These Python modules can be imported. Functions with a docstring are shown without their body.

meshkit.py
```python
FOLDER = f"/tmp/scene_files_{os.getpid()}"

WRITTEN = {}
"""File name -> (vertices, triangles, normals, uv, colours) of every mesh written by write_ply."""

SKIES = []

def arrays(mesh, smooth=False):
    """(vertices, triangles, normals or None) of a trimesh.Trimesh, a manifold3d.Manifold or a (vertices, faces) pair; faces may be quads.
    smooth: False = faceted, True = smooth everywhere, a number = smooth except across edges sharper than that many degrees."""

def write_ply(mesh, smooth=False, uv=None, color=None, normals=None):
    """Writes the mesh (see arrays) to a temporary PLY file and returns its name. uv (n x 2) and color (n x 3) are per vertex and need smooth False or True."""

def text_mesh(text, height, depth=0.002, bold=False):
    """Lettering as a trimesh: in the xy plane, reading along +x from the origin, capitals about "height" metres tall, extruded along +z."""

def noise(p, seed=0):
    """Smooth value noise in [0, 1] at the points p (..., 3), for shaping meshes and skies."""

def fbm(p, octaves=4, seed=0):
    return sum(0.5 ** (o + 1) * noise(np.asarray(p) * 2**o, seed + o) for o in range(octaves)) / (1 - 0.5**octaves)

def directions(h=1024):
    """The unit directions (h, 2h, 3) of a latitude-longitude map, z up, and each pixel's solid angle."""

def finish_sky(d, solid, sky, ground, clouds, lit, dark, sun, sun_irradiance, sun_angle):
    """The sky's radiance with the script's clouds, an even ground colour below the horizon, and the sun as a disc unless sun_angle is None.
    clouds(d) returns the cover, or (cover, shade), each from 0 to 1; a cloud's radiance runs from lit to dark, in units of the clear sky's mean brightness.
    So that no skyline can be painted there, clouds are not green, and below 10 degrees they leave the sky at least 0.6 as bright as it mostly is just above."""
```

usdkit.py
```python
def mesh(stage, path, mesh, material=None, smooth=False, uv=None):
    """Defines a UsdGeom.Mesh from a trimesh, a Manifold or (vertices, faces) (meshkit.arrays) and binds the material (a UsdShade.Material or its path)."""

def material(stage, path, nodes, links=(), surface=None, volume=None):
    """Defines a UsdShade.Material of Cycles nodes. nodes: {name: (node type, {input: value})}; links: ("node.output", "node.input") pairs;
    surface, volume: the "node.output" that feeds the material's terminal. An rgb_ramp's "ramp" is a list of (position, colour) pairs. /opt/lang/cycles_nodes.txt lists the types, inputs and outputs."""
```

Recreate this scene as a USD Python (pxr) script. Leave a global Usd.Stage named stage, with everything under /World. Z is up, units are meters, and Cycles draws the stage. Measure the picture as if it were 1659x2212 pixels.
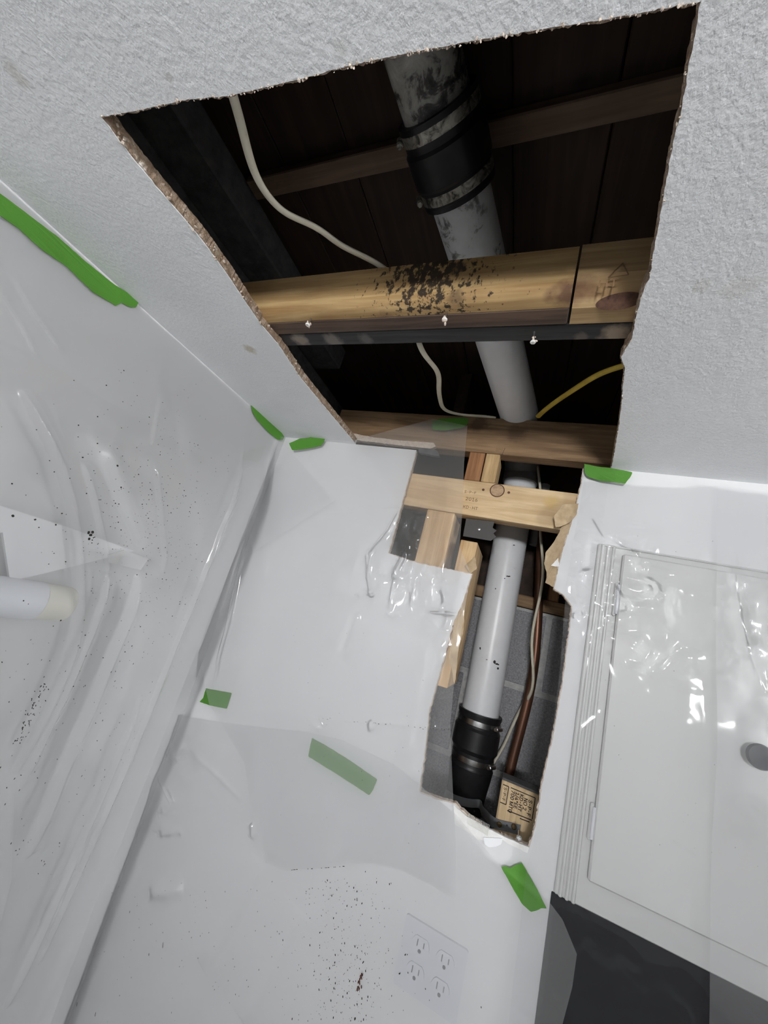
import math, random
import numpy as np, trimesh, shapely
from shapely.geometry import Polygon, LineString, Point
from shapely.ops import unary_union
import manifold3d as m3
import usdkit, meshkit
from pxr import Usd, UsdGeom, UsdLux, Gf, Sdf, UsdShade
random.seed(7); RNG = np.random.default_rng(7)
stage = Usd.Stage.CreateInMemory()
UsdGeom.SetStageUpAxis(stage, UsdGeom.Tokens.z); UsdGeom.SetStageMetersPerUnit(stage, 1.0)
UsdGeom.Xform.Define(stage, '/World'); UsdGeom.Scope.Define(stage, '/World/Looks')

# ------------------------------------------------------------------ camera, lamp, exposure
ZC = 2.2                                            # ceiling height; room corner (left wall / front wall) at x = y = 0
CAM = np.array([0.7827288, -0.88, -0.43174104 + ZC])
FPX = 796.584448
MC = np.array([[0.91017833, 0.3198513, 0.26319302], [-0.15615834, -0.32355353, 0.93323506], [0.38365348, -0.89051011, -0.24454396]])
EXPOSURE = 0.0
LAMP_POS = np.array([0.95, -2.40, ZC - 0.28]); LAMP_W, LAMP_HT = 0.26, 0.19; LAMP_TILT = 36.0; LAMP_POWER = 222.0; FILL_POS = (2.33, -1.0, ZC - 0.30); FILL_POWER = 80.0     # unseen work light behind the viewer; globe is added fill for the left wall
cam = UsdGeom.Camera.Define(stage, '/World/camera')
cam.CreateHorizontalApertureAttr(24.0); cam.CreateVerticalApertureAttr(24.0 * 2212 / 1659); cam.CreateFocalLengthAttr(24.0 * FPX / 1659)
cam.CreateClippingRangeAttr(Gf.Vec2f(0.01, 50)); cam.CreateExposureAttr(EXPOSURE)
mt = Gf.Matrix4d(1)
for r in range(3):
    for c_ in range(3): mt[r, c_] = float(MC[r, c_])
mt.SetTranslateOnly(Gf.Vec3d(*map(float, CAM)))
cam.AddTransformOp().Set(mt)

# ------------------------------------------------------------------ measuring: a sight line meets a real plane of the room
AX = {'x': 0, 'y': 1, 'z': 2}
def on(u, v, ax, val):
    """Where the sight line through (u, v) meets the plane x / y / z = val (z counted from the ceiling)."""
    d = MC.T @ np.array([(u - 829.5) / FPX, -(v - 1106) / FPX, -1]); a = AX[ax]
    if ax == 'z': val = val + ZC
    return CAM + (val - CAM[a]) / d[a] * d
def onF(pts, y=0.0): return np.array([on(u, v, 'y', y)[[0, 2]] for u, v in pts])       # (x, z) on the front wall
def onC(pts, z=0.0): return np.array([on(u, v, 'z', z)[[0, 1]] for u, v in pts])       # (x, y) on the ceiling
def onL(pts, x=0.0): return np.array([on(u, v, 'x', x)[[1, 2]] for u, v in pts])       # (y, z) on the left wall

# ------------------------------------------------------------------ helpers
used = {}
def numbered(parent, name):
    k = (parent, name); n = used.get(k, 0); used[k] = n + 1
    return name if n == 0 else f'{name}_{n:03d}'
def path_of(p): return '/World' if p is None else (p.GetPath().pathString if hasattr(p, 'GetPath') else p)
def tag(o, label=None, cat=None, group=None, kind=None):
    p = o.GetPrim() if hasattr(o, 'GetPrim') else o
    for k, v in (('label', label), ('category', cat), ('group', group), ('kind', kind)):
        if v: p.SetCustomDataByKey(k, v)
    return p
def obj(name, mesh, material, parent=None, label=None, cat=None, group=None, kind=None, smooth=30):
    pp = path_of(parent)
    m = usdkit.mesh(stage, pp + '/' + numbered(pp, name), mesh, material, smooth=smooth)
    return tag(m, label, cat, group, kind)
def thing(name, label, cat, loc=(0, 0, 0), group=None, kind=None):
    x = UsdGeom.Xform.Define(stage, '/World/' + numbered('/World', name)); x.AddTranslateOp().Set(Gf.Vec3d(*map(float, loc)))
    return tag(x, label, cat, group, kind)
def fixvol(m):
    if m.volume < 0: m.invert()
    return m
def box(x0, x1, y0, y1, z0, z1, bev=0.0):
    """box in x, y and z (z counted from the ceiling), with chamfered edges."""
    lo = np.array([min(x0, x1), min(y0, y1), min(z0, z1) + ZC]); hi = np.array([max(x0, x1), max(y0, y1), max(z0, z1) + ZC])
    if bev <= 0:
        m = trimesh.creation.box(hi - lo); m.apply_translation((lo + hi) / 2); return m
    b = min(bev, .45 * (hi - lo).min()); pts = []
    for i in range(3):
        l2, h2 = lo + b, hi - b; l2[i], h2[i] = lo[i], hi[i]
        pts += [[(l2, h2)[a][0], (l2, h2)[c][1], (l2, h2)[d][2]] for a in (0, 1) for c in (0, 1) for d in (0, 1)]
    return trimesh.convex.convex_hull(np.array(pts))
def prism(poly, w0, w1, plane):
    """shapely polygon extruded: 'F' = (x, z) along y, 'C' = (x, y) along z, 'L' = (y, z) along x. z in polygons is world z; w of 'C' is counted from the ceiling."""
    out = []
    for g in getattr(poly, 'geoms', [poly]):
        if g.area < 1e-9: continue
        m = trimesh.creation.extrude_polygon(g, abs(w1 - w0), engine='earcut'); v = np.array(m.vertices); w = v[:, 2] + min(w0, w1)
        n = {'F': np.c_[v[:, 0], w, v[:, 1]], 'C': np.c_[v[:, 0], v[:, 1], w + ZC], 'L': np.c_[w, v[:, 0], v[:, 1]]}[plane]
        out.append(fixvol(trimesh.Trimesh(n, m.faces, process=False)))
    return trimesh.util.concatenate(out)
def ragged(pts, amp, step=0.0025, seed=0, closed=False, freq=150):
    """outline with torn, uneven edge"""
    pts = np.asarray(pts, float); L = LineString(np.vstack([pts, pts[:1]]) if closed else pts); n = max(int(L.length / step), 2)
    s = np.linspace(0, L.length, n + 1); s = s[:-1] if closed else s
    p = np.array([L.interpolate(t).coords[0] for t in s]); q = np.c_[p * freq, np.zeros(len(p))]
    nx = (meshkit.fbm(q, 3, seed) - .5) * 2 * amp; ny = (meshkit.fbm(q, 3, seed + 31) - .5) * 2 * amp
    return p + np.c_[nx, ny]
def smooth_path(pts, n=60):
    pts = np.asarray(pts, float); d = np.r_[0, np.cumsum(np.linalg.norm(np.diff(pts, axis=0), axis=1))]
    from scipy.interpolate import PchipInterpolator, CubicSpline
    f = CubicSpline(d, pts) if len(pts) > 2 else None; s = np.linspace(0, d[-1], n)
    return f(s) if f is not None else np.array([pts[0] + (pts[1] - pts[0]) * t for t in np.linspace(0, 1, n)])
def tube(path, r, k=14, flat=1.0, ref=(0, 0, 1), caps=True, r2=None):
    """swept tube; flat < 1 squashes the section across ref; r may be an array"""
    P = np.asarray(path, float); n = len(P); T = np.gradient(P, axis=0); T /= np.linalg.norm(T, axis=1, keepdims=True)
    R = np.full(n, r) if np.ndim(r) == 0 else np.asarray(r); V = []
    u = np.cross(T[0], ref); u = u if np.linalg.norm(u) > 1e-3 else np.cross(T[0], (1, 0, 0))
    for i in range(n):
        u = u - T[i] * (u @ T[i]); u /= np.linalg.norm(u); w = np.cross(T[i], u)
        for a in np.arange(k) * 2 * math.pi / k: V.append(P[i] + R[i] * (math.cos(a) * u + flat * math.sin(a) * w))
    F = []
    for i in range(n - 1):
        for j in range(k):
            a, b = i * k + j, i * k + (j + 1) % k; F += [[a, b, b + k], [a, b + k, a + k]]
    if caps:
        c0, c1 = len(V), len(V) + 1; V += [P[0], P[-1]]
        for j in range(k): F += [[c0, (j + 1) % k, j], [c1, (n - 1) * k + j, (n - 1) * k + (j + 1) % k]]
    m = trimesh.Trimesh(np.array(V), np.array(F), process=False)
    return fixvol(m)
def lathe_axis(p0, direction, prof, k=40):
    """profile [(radius, distance along the axis)] turned about the axis from p0"""
    d = np.asarray(direction, float); d /= np.linalg.norm(d)
    P = np.array([np.asarray(p0) + d * h for _, h in prof]); u = np.cross(d, (0, 0, 1)); u = np.cross(d, (1, 0, 0)) if np.linalg.norm(u) < 1e-3 else u
    u /= np.linalg.norm(u); w = np.cross(d, u); V, F, n = [], [], len(prof)
    for (r, h), c in zip(prof, P):
        for a in np.arange(k) * 2 * math.pi / k: V.append(c + max(r, 1e-5) * (math.cos(a) * u + math.sin(a) * w))
    for i in range(n - 1):
        for j in range(k):
            a, b = i * k + j, i * k + (j + 1) % k; F += [[a, b, b + k], [a, b + k, a + k]]
    return fixvol(trimesh.Trimesh(np.array(V), np.array(F), process=False))
def cat_(ms): return trimesh.util.concatenate([m for m in ms if m is not None])
def grid_mesh(P):
    """(n, m, 3) points -> mesh"""
    n, m = P.shape[:2]; i = np.arange(n * m).reshape(n, m)
    q = np.c_[i[:-1, :-1].ravel(), i[:-1, 1:].ravel(), i[1:, 1:].ravel(), i[1:, :-1].ravel()]
    return trimesh.Trimesh(P.reshape(-1, 3), np.vstack([q[:, [0, 1, 2]], q[:, [0, 2, 3]]]), process=False)

# ------------------------------------------------------------------ materials
def mat(name, nodes, links, surface): return usdkit.material(stage, '/World/Looks/' + name, nodes, links, surface=surface)
def plain(name, col, rough=.6, metal=0., spec=.5, **kw):
    return mat(name, {'p': ('principled_bsdf', dict(base_color=col, roughness=rough, metallic=metal, specular_ior_level=spec, **kw))}, [], 'p.BSDF')
def spots_nodes(nodes, links, src, spots, vec='g.position'):
    """stains of their own shape: (centre, radius, colour, strength)"""
    for i, (c, rad, col, st) in enumerate(spots):
        nodes[f'sd{i}'] = ('vector_math', {'math_type': 'distance', 'vector2': tuple(c)})
        nodes[f'sn{i}'] = ('noise_texture', {'scale': 1.6 / rad, 'detail': 5.})
        nodes[f'sa{i}'] = ('math', {'math_type': 'multiply_add', 'value2': 1.1 * rad, 'value3': -0.55 * rad})
        nodes[f'sb{i}'] = ('math', {'math_type': 'add'})
        nodes[f'sr{i}'] = ('map_range', {'from_min': rad, 'from_max': rad * .45, 'to_min': 0., 'to_max': st, 'clamp': True})
        nodes[f'sm{i}'] = ('mix_color', {'blend_type': 'mix', 'b': col})
        links += [(vec, f'sd{i}.vector1'), (vec, f'sn{i}.vector'), (f'sn{i}.fac', f'sa{i}.value1'), (f'sd{i}.value', f'sb{i}.value1'), (f'sa{i}.value', f'sb{i}.value2'),
                  (f'sb{i}.value', f'sr{i}.value'), (f'sr{i}.result', f'sm{i}.fac'), (src, f'sm{i}.a')]
        src = f'sm{i}.result'
    return src
def painted(name, col, bumps=((190, .5, .0006),), rough=.55, spots=(), mottle=.06, stretch=(1, 1, 1), seam=None):
    nodes = {'g': ('geometry', {}), 'mp': ('mapping', {'scale': stretch}), 'n0': ('noise_texture', {'scale': 5., 'detail': 4.}),
             'r0': ('rgb_ramp', {'ramp': [(.3, tuple(c * (1 - mottle) for c in col)), (.7, tuple(min(1, c * (1 + mottle * .5)) for c in col))]}),
             'p': ('principled_bsdf', {'roughness': rough, 'specular_ior_level': .35})}
    links = [('g.position', 'mp.vector'), ('g.position', 'n0.vector'), ('n0.fac', 'r0.fac')]
    src = spots_nodes(nodes, links, 'r0.color', spots)
    links.append((src, 'p.base_color')); prev = None
    for i, (sc, st, dist) in enumerate(bumps):
        nodes[f'bn{i}'] = ('noise_texture', {'scale': float(sc), 'detail': 3., 'roughness': .6}); nodes[f'b{i}'] = ('bump', {'strength': st, 'distance': dist})
        links += [('mp.vector', f'bn{i}.vector'), (f'bn{i}.fac', f'b{i}.height')]
        if prev: links.append((prev, f'b{i}.normal'))
        prev = f'b{i}.normal'
    if prev: links.append((prev, 'p.normal'))
    return mat(name, nodes, links, 'p.BSDF')
def wood(name, light, dark, axis='x', scale=60., spots=(), rough=.7, soot=None, contrast=1.):
    st = {'x': (.06, 1, 1), 'y': (1, .06, 1), 'z': (1, 1, .06)}[axis]
    nodes = {'g': ('geometry', {}), 'mp': ('mapping', {'scale': st}), 'n': ('noise_texture', {'scale': scale, 'detail': 6., 'roughness': .62, 'distortion': .6}),
             'nb': ('noise_texture', {'scale': 9., 'detail': 3.}), 'r': ('rgb_ramp', {'ramp': [(.28, dark), (.48, tuple((a + b) / 2 for a, b in zip(light, dark))), (.62, light), (.8, tuple(c * .9 for c in light))]}),
             'rb': ('rgb_ramp', {'ramp': [(.3, (.72, .70, .68)), (.7, (1, 1, 1))]}), 'mul': ('mix_color', {'blend_type': 'multiply', 'fac': .8}),
             'bp': ('bump', {'strength': .25, 'distance': .0008}), 'p': ('principled_bsdf', {'roughness': rough, 'specular_ior_level': .3})}
    links = [('g.position', 'mp.vector'), ('mp.vector', 'n.vector'), ('g.position', 'nb.vector'), ('n.fac', 'r.fac'), ('nb.fac', 'rb.fac'), ('r.color', 'mul.a'), ('rb.color', 'mul.b'),
             ('n.fac', 'bp.height'), ('bp.normal', 'p.normal')]
    src = 'mul.result'
    if soot:                                          # peppered black mould / soot marks inside a blotch
        c, rad, vec = soot
        nodes.update({'ssx': ('mapping', {'scale': vec}), 'ssn': ('noise_texture', {'scale': 1., 'detail': 4., 'roughness': .7}), 'ssd': ('vector_math', {'math_type': 'distance', 'vector2': tuple(c)}),
                      'ssf': ('map_range', {'from_min': 0., 'from_max': rad, 'to_min': .62, 'to_max': .30, 'clamp': True}), 'ssl': ('math', {'math_type': 'subtract'}),
                      'ssr': ('map_range', {'from_min': -.02, 'from_max': .05, 'to_min': 0., 'to_max': .93, 'clamp': True}), 'ssm': ('mix_color', {'b': (.012, .010, .009)})})
        links += [('g.position', 'ssx.vector'), ('ssx.vector', 'ssn.vector'), ('g.position', 'ssd.vector1'), ('ssd.value', 'ssf.value'), ('ssf.result', 'ssl.value1'), ('ssn.fac', 'ssl.value2'),
                  ('ssl.value', 'ssr.value'), ('ssr.result', 'ssm.fac'), (src, 'ssm.a')]; src = 'ssm.result'
    src = spots_nodes(nodes, links, src, spots)
    links.append((src, 'p.base_color'))
    return mat(name, nodes, links, 'p.BSDF')
def mottled(name, stops, scale, rough=.6, bump=None, metal=0., stretch=(1, 1, 1), detail=5., spec=.4, distortion=0.):
    nodes = {'g': ('geometry', {}), 'mp': ('mapping', {'scale': stretch}), 'n': ('noise_texture', {'scale': float(scale), 'detail': detail, 'roughness': .65, 'distortion': distortion}), 'r': ('rgb_ramp', {'ramp': stops}),
             'p': ('principled_bsdf', {'roughness': rough, 'metallic': metal, 'specular_ior_level': spec})}
    links = [('g.position', 'mp.vector'), ('mp.vector', 'n.vector'), ('n.fac', 'r.fac'), ('r.color', 'p.base_color')]
    if bump:
        nodes['bn'] = ('noise_texture', {'scale': float(bump[0]), 'detail': 4.}); nodes['b'] = ('bump', {'strength': bump[1], 'distance': bump[2]})
        links += [('g.position', 'bn.vector'), ('bn.fac', 'b.height'), ('b.normal', 'p.normal')]
    return mat(name, nodes, links, 'p.BSDF')
def film_mat(name, haze, tint=(.995, .995, 1), rough=.09, gloss=.9, col=(.895, .897, .885)):
    """clear polythene: mostly lets light through, a little milky, shiny"""
    nodes = {'t': ('transparent_bsdf', {'color': tint}), 'd': ('diffuse_bsdf', {'color': col}), 'l': ('translucent_bsdf', {'color': col}), 'dl': ('mix_closure', {'fac': .4}),
             'm': ('mix_closure', {'fac': haze}), 's': ('glossy_bsdf', {'color': (1, 1, 1), 'roughness': rough}), 'f': ('fresnel', {'IOR': 1.45}), 'fm': ('math', {'math_type': 'multiply', 'value2': gloss}), 'o': ('mix_closure', {})}
    links = [('t.BSDF', 'm.closure1'), ('d.BSDF', 'dl.closure1'), ('l.BSDF', 'dl.closure2'), ('dl.closure', 'm.closure2'),
             ('f.fac', 'fm.value1'), ('fm.value', 'o.fac'), ('m.closure', 'o.closure1'), ('s.BSDF', 'o.closure2')]
    return mat(name, nodes, links, 'o.closure')

P = lambda u, v, ax, val: tuple(map(float, on(u, v, ax, val)))
M = {}
M['ceiling'] = painted('ceiling_paint', (.79, .80, .81), ((230, .6, .0017), (75, .45, .0020)), .75,
    spots=[(P(540, 755, 'z', 0), .016, (.50, .45, .34), .75), (P(38, 165, 'z', 0), .014, (.50, .47, .42), .5), (P(1600, 620, 'z', 0), .02, (.62, .60, .55), .35), (P(1515, 618, 'z', 0), .012, (.62, .60, .55), .35),
           (P(365, 168, 'z', 0), .006, (.45, .43, .40), .5), (P(735, 105, 'z', 0), .008, (.55, .53, .50), .4)], stretch=(1, .75, 1))
M['wall'] = painted('wall_paint', (.68, .683, .687), ((150, .25, .0008),), .6, mottle=.03)
M['gypsum'] = mottled('gypsum_edge', [(.25, (.13, .08, .045)), (.45, (.27, .19, .13)), (.62, (.38, .30, .23)), (.74, (.72, .69, .65))], 70, .9, (300, .8, .003))
M['gypsum_pale'] = mottled('gypsum_pale', [(.3, (.46, .37, .30)), (.7, (.68, .59, .50))], 90, .9, (300, .6, .002))
M['kraft'] = mottled('kraft_paper', [(.3, (.36, .26, .15)), (.6, (.50, .38, .24)), (.8, (.58, .46, .31))], 30, .85, (200, .3, .001))
M['paper'] = mottled('torn_paper', [(.3, (.70, .69, .66)), (.7, (.82, .82, .81))], 60, .85, (150, .4, .001))
joist_soot = P(935, 585, 'y', -.472)
M['joist'] = wood('joist_wood', (.52, .36, .17), (.30, .17, .065), 'x', 70., soot=(joist_soot, .15, (110, 110, 60)),
    spots=[(P(1225, 640, 'y', -.472), .035, (.10, .045, .03), .85), (P(985, 580, 'y', -.472), .018, (.05, .035, .025), .7), (P(982, 640, 'y', -.472), .016, (.09, .06, .035), .6), (P(840, 690, 'z', .014), .02, (.16, .09, .05), .5)])
M['joist_end'] = wood('joist_end_wood', (.50, .35, .18), (.27, .16, .07), 'x', 60., spots=[(P(1250, 625, 'y', -.473), .03, (.12, .05, .03), .8)])
M['knot'] = mottled('knot_wood', [(.3, (.05, .022, .012)), (.7, (.13, .06, .035))], 120, .7)
M['brown'] = wood('brown_stained_wood', (.13, .085, .06), (.05, .032, .025), 'x', 90.)
M['black'] = wood('tarred_wood', (.035, .035, .036), (.012, .012, .013), 'x', 90., rough=.5, spots=[(P(650, 735, 'z', .015), .022, (.24, .20, .16), .85), (P(720, 735, 'z', .015), .022, (.17, .15, .13), .8), (P(790, 733, 'z', .015), .016, (.12, .11, .10), .7), (P(1330, 722, 'z', .015), .022, (.30, .23, .16), .85), (P(1255, 728, 'z', .015), .012, (.12, .10, .08), .7)])
M['header'] = wood('header_wood', (.34, .22, .12), (.16, .095, .05), 'x', 80., spots=[(P(1115, 935, 'y', .0127), .03, (.08, .05, .03), .6), (P(1035, 915, 'y', .0127), .03, (.06, .04, .025), .7)])
M['block'] = wood('blocking_wood', (.74, .56, .34), (.52, .35, .18), 'x', 55., spots=[(P(1190, 1085, 'y', .0127), .022, (.55, .38, .14), .6)])
M['stud'] = wood('stud_wood', (.70, .50, .28), (.48, .30, .14), 'z', 60.)
M['jack_red'] = wood('red_brown_wood', (.40, .20, .09), (.22, .10, .045), 'z', 120.)
M['jack'] = wood('pale_jack_wood', (.60, .42, .22), (.38, .24, .11), 'z', 120.)
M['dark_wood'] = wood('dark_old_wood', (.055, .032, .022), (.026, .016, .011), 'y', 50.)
M['brace'] = wood('brace_wood', (.24, .165, .11), (.14, .09, .06), 'x', 50.)
M['stamped'] = wood('stamped_wood', (.78, .60, .37), (.60, .43, .24), 'z', 130.)
M['concrete'] = mottled('concrete_block', [(.3, (.17, .17, .175)), (.5, (.27, .27, .28)), (.66, (.36, .36, .37)), (.74, (.5, .5, .5))], 220, .95, (260, .9, .003), detail=6.)
M['mortar'] = mottled('mortar', [(.3, (.34, .34, .335)), (.7, (.5, .495, .48))], 80, .95, (200, .8, .003))
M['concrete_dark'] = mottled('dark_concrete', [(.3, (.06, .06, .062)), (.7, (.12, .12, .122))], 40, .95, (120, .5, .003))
M['pvc'] = mottled('white_pvc', [(.25, (.52, .53, .55)), (.31, (.76, .77, .79)), (.8, (.82, .83, .85))], 34, .32, detail=6.)
M['pvc_dirty'] = mottled('smudged_pvc', [(.36, (.03, .03, .028)), (.44, (.09, .085, .08)), (.5, (.36, .35, .32)), (.75, (.60, .59, .55))], 32, .45, detail=5., distortion=.5)
M['pvc_smudge'] = mottled('lightly_smudged_pvc', [(.26, (.06, .06, .058)), (.36, (.25, .25, .245)), (.42, (.58, .585, .59)), (.8, (.70, .705, .71))], 30, .4, detail=6., distortion=.4)
M['rubber'] = mottled('black_rubber', [(.3, (.007, .007, .008)), (.8, (.018, .018, .02))], 40, .42)
M['steel'] = mottled('clamp_steel', [(.3, (.42, .42, .42)), (.7, (.68, .68, .67))], 60, .28, metal=1.)
M['steel_dirty'] = mottled('dirty_clamp_steel', [(.35, (.05, .05, .045)), (.55, (.40, .38, .33)), (.8, (.62, .60, .55))], 70, .4, metal=.7, distortion=1.)
M['plate'] = plain('dark_steel_plate', (.05, .046, .044), .6, 0.)
M['copper'] = mottled('aged_copper', [(.3, (.075, .035, .022)), (.7, (.16, .075, .045))], 40, .38, metal=.6, stretch=(1, 1, .2))
M['cream'] = mottled('cream_cable', [(.25, (.38, .34, .26)), (.4, (.62, .58, .46)), (.8, (.70, .66, .54))], 25, .45)
M['yellow'] = mottled('yellow_cable', [(.3, (.40, .28, .03)), (.7, (.58, .43, .06))], 30, .45)
M['tape'] = painted('green_tape', (.075, .24, .025), ((330, .35, .0005), (60, .3, .002)), .62, mottle=.10)
M['ink'] = plain('black_ink', (.025, .02, .02), .7)
M['ink_faint'] = plain('faded_ink', (.22, .13, .06), .8)
M['cab'] = painted('cabinet_paint', (.56, .562, .55), ((40, .1, .0006),), .4, mottle=.02)
M['knob'] = plain('dark_knob', (.035, .035, .045), .35)
M['dark_panel'] = mottled('charcoal_panel', [(.3, (.006, .0062, .008)), (.7, (.010, .0105, .013))], 25, .8, (180, .4, .001), spec=.15)
M['outlet'] = plain('outlet_plastic', (.62, .63, .66), .35)
M['slot'] = plain('slot_hazed', (.20, .20, .21), .6)  # slots lightened: haze of the sheet in front is in this colour
M['white'] = plain('white_board', (.84, .85, .86), .5)
M['roll'] = plain('white_roll', (.82, .84, .88), .5)
M['roll_cream'] = plain('cream_roll_end', (.84, .82, .72), .5)
M['speck'] = plain('dark_speck', (.015, .013, .012), .6)
M['speck_red'] = plain('rust_speck', (.06, .02, .012), .6)
M['floor'] = painted('dark_floor', (.13, .125, .12), ((30, .1, .001),), .5)  # kept dark so less light bounces up from below
M['fill_lamp_base'] = plain('fill_lamp_base', (.8, .8, .8), .4)
M['film_left'] = film_mat('film_left', .24, gloss=1.1); M['film_b'] = film_mat('film_front', .15, rough=.10); M['film_c'] = film_mat('film_right', .020, rough=.10); M['film_low'] = film_mat('film_low', .22)
M['strap'] = plain('grey_strap', (.15, .155, .165), .5)
M['meshtape'] = plain('mesh_tape', (.74, .73, .68), .8)
M['brass'] = plain('brassy_screw', (.28, .20, .10), .35, .9)
M['lamp'] = mat('lamp_glow', {'e': ('emission', {'color': (.985, .99, 1.0), 'strength': LAMP_POWER})}, [], 'e.emission')

# ------------------------------------------------------------------ the room
XR, YB = 2.4, -3.3
hole_px_left = [(218, 253), (251, 295), (290, 347), (333, 398), (369, 440), (411, 488), (447, 533), (489, 591), (519, 636), (562, 699), (600, 743), (648, 815), (696, 873), (759, 948)]
hole_px_right = [(1322, 1006), (1330, 960), (1336, 925), (1342, 880), (1346, 830), (1351, 796), (1341, 772), (1357, 745), (1365, 733), (1373, 690), (1385, 640), (1404, 598), (1410, 556), (1426, 470), (1449, 330), (1471, 240), (1491, 130), (1512, 15), (1517, 3)]
hole_px_near = [(1517, 3), (1400, 25), (1300, 43), (1180, 61), (1040, 85), (950, 102), (840, 123), (760, 141), (640, 173), (500, 206), (400, 216), (300, 238), (218, 253)]
hl = ragged(onC(hole_px_left), .0013, seed=1); hr = ragged(onC(hole_px_right), .0012, seed=2); hn = ragged(onC(hole_px_near), .0007, seed=3, freq=300)
hole_c = np.vstack([hl, [[hl[-1][0], .004]], [[hr[0][0], .004]], hr, hn[1:-1]])
HC = Polygon(hole_c).buffer(0)
room = Polygon([(0, YB), (XR, YB), (XR, 0), (0, 0)])
DW = .0127
ceil_poly = room.difference(HC)
ceiling = obj('ceiling', prism(ceil_poly, 0, DW, 'C'), M['ceiling'], kind='structure', label='white textured drywall ceiling with a ragged rectangular hole cut in it')
def inner_rim(H, clip, w, amp, seed):
    c = np.array(H.buffer(-w).exterior.coords)[:-1]
    inner = Polygon(ragged(c, amp, step=.002, seed=seed, closed=True, freq=260)).buffer(0)
    return H.difference(inner).intersection(clip)
rim = inner_rim(HC, room.buffer(-.012), .0015, .0016, 5)
obj('cut_edge', prism(rim, .0012, DW + .0045, 'C'), M['gypsum'], ceiling, label='brown broken gypsum edge of the ceiling hole')
def crumbs(line, n, size, spread, seed, place):
    rg = np.random.default_rng(seed); L = LineString(line); out = []
    for _ in range(n):
        p = np.array(L.interpolate(rg.uniform(0, L.length)).coords[0]) + rg.normal(0, spread, 2); s = size * rg.uniform(.4, 1.5)
        m = trimesh.creation.icosphere(0, s); m.vertices *= rg.uniform(.5, 1.6, 3); m.vertices += rg.normal(0, s * .25, m.vertices.shape); m.apply_translation(place(p, rg)); out.append(m)
    return cat_(out)
obj('gypsum_crumb', crumbs(hl, 170, .0015, .0012, 11, lambda p, r: (p[0], p[1], ZC + r.uniform(-.0006, .011))), M['gypsum_pale'], ceiling, kind='stuff', label='loose gypsum crumbs and paper fuzz along the cut')
obj('gypsum_crumb', crumbs(hn, 300, .0007, .0006, 12, lambda p, r: (p[0], p[1], ZC + r.uniform(-.0012, .002))), M['gypsum_pale'], ceiling, kind='stuff')
obj('gypsum_crumb', crumbs(hr, 120, .0006, .0006, 13, lambda p, r: (p[0], p[1], ZC + r.uniform(-.0006, .003))), M['gypsum_pale'], ceiling, kind='stuff')

hole_f = [(759, 949), (860, 961), (901, 966), (886, 1022), (870, 1080), (838, 1195), (905, 1217), (1018, 1240), (1000, 1300), (978, 1348), (945, 1470), (927, 1533), (918, 1620), (905, 1712), (942, 1726), (982, 1738),
          (1012, 1766), (1050, 1795), (1100, 1815), (1144, 1831), (1158, 1780), (1172, 1690), (1195, 1590), (1215, 1480), (1229, 1370), (1236, 1310), (1218, 1285), (1197, 1272), (1214, 1195), (1238, 1120), (1256, 1045), (1262, 1003), (1322, 1003)]
hf = ragged(onF(hole_f), .0013, seed=6)
hole_fp = np.vstack([hf, [[hf[-1][0], ZC + .03]], [[hf[0][0], ZC + .03]]])
HF = Polygon(hole_fp).buffer(0)
frontpoly = Polygon([(-.012, 0), (XR, 0), (XR, ZC), (-.012, ZC)]).difference(HF)
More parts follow.
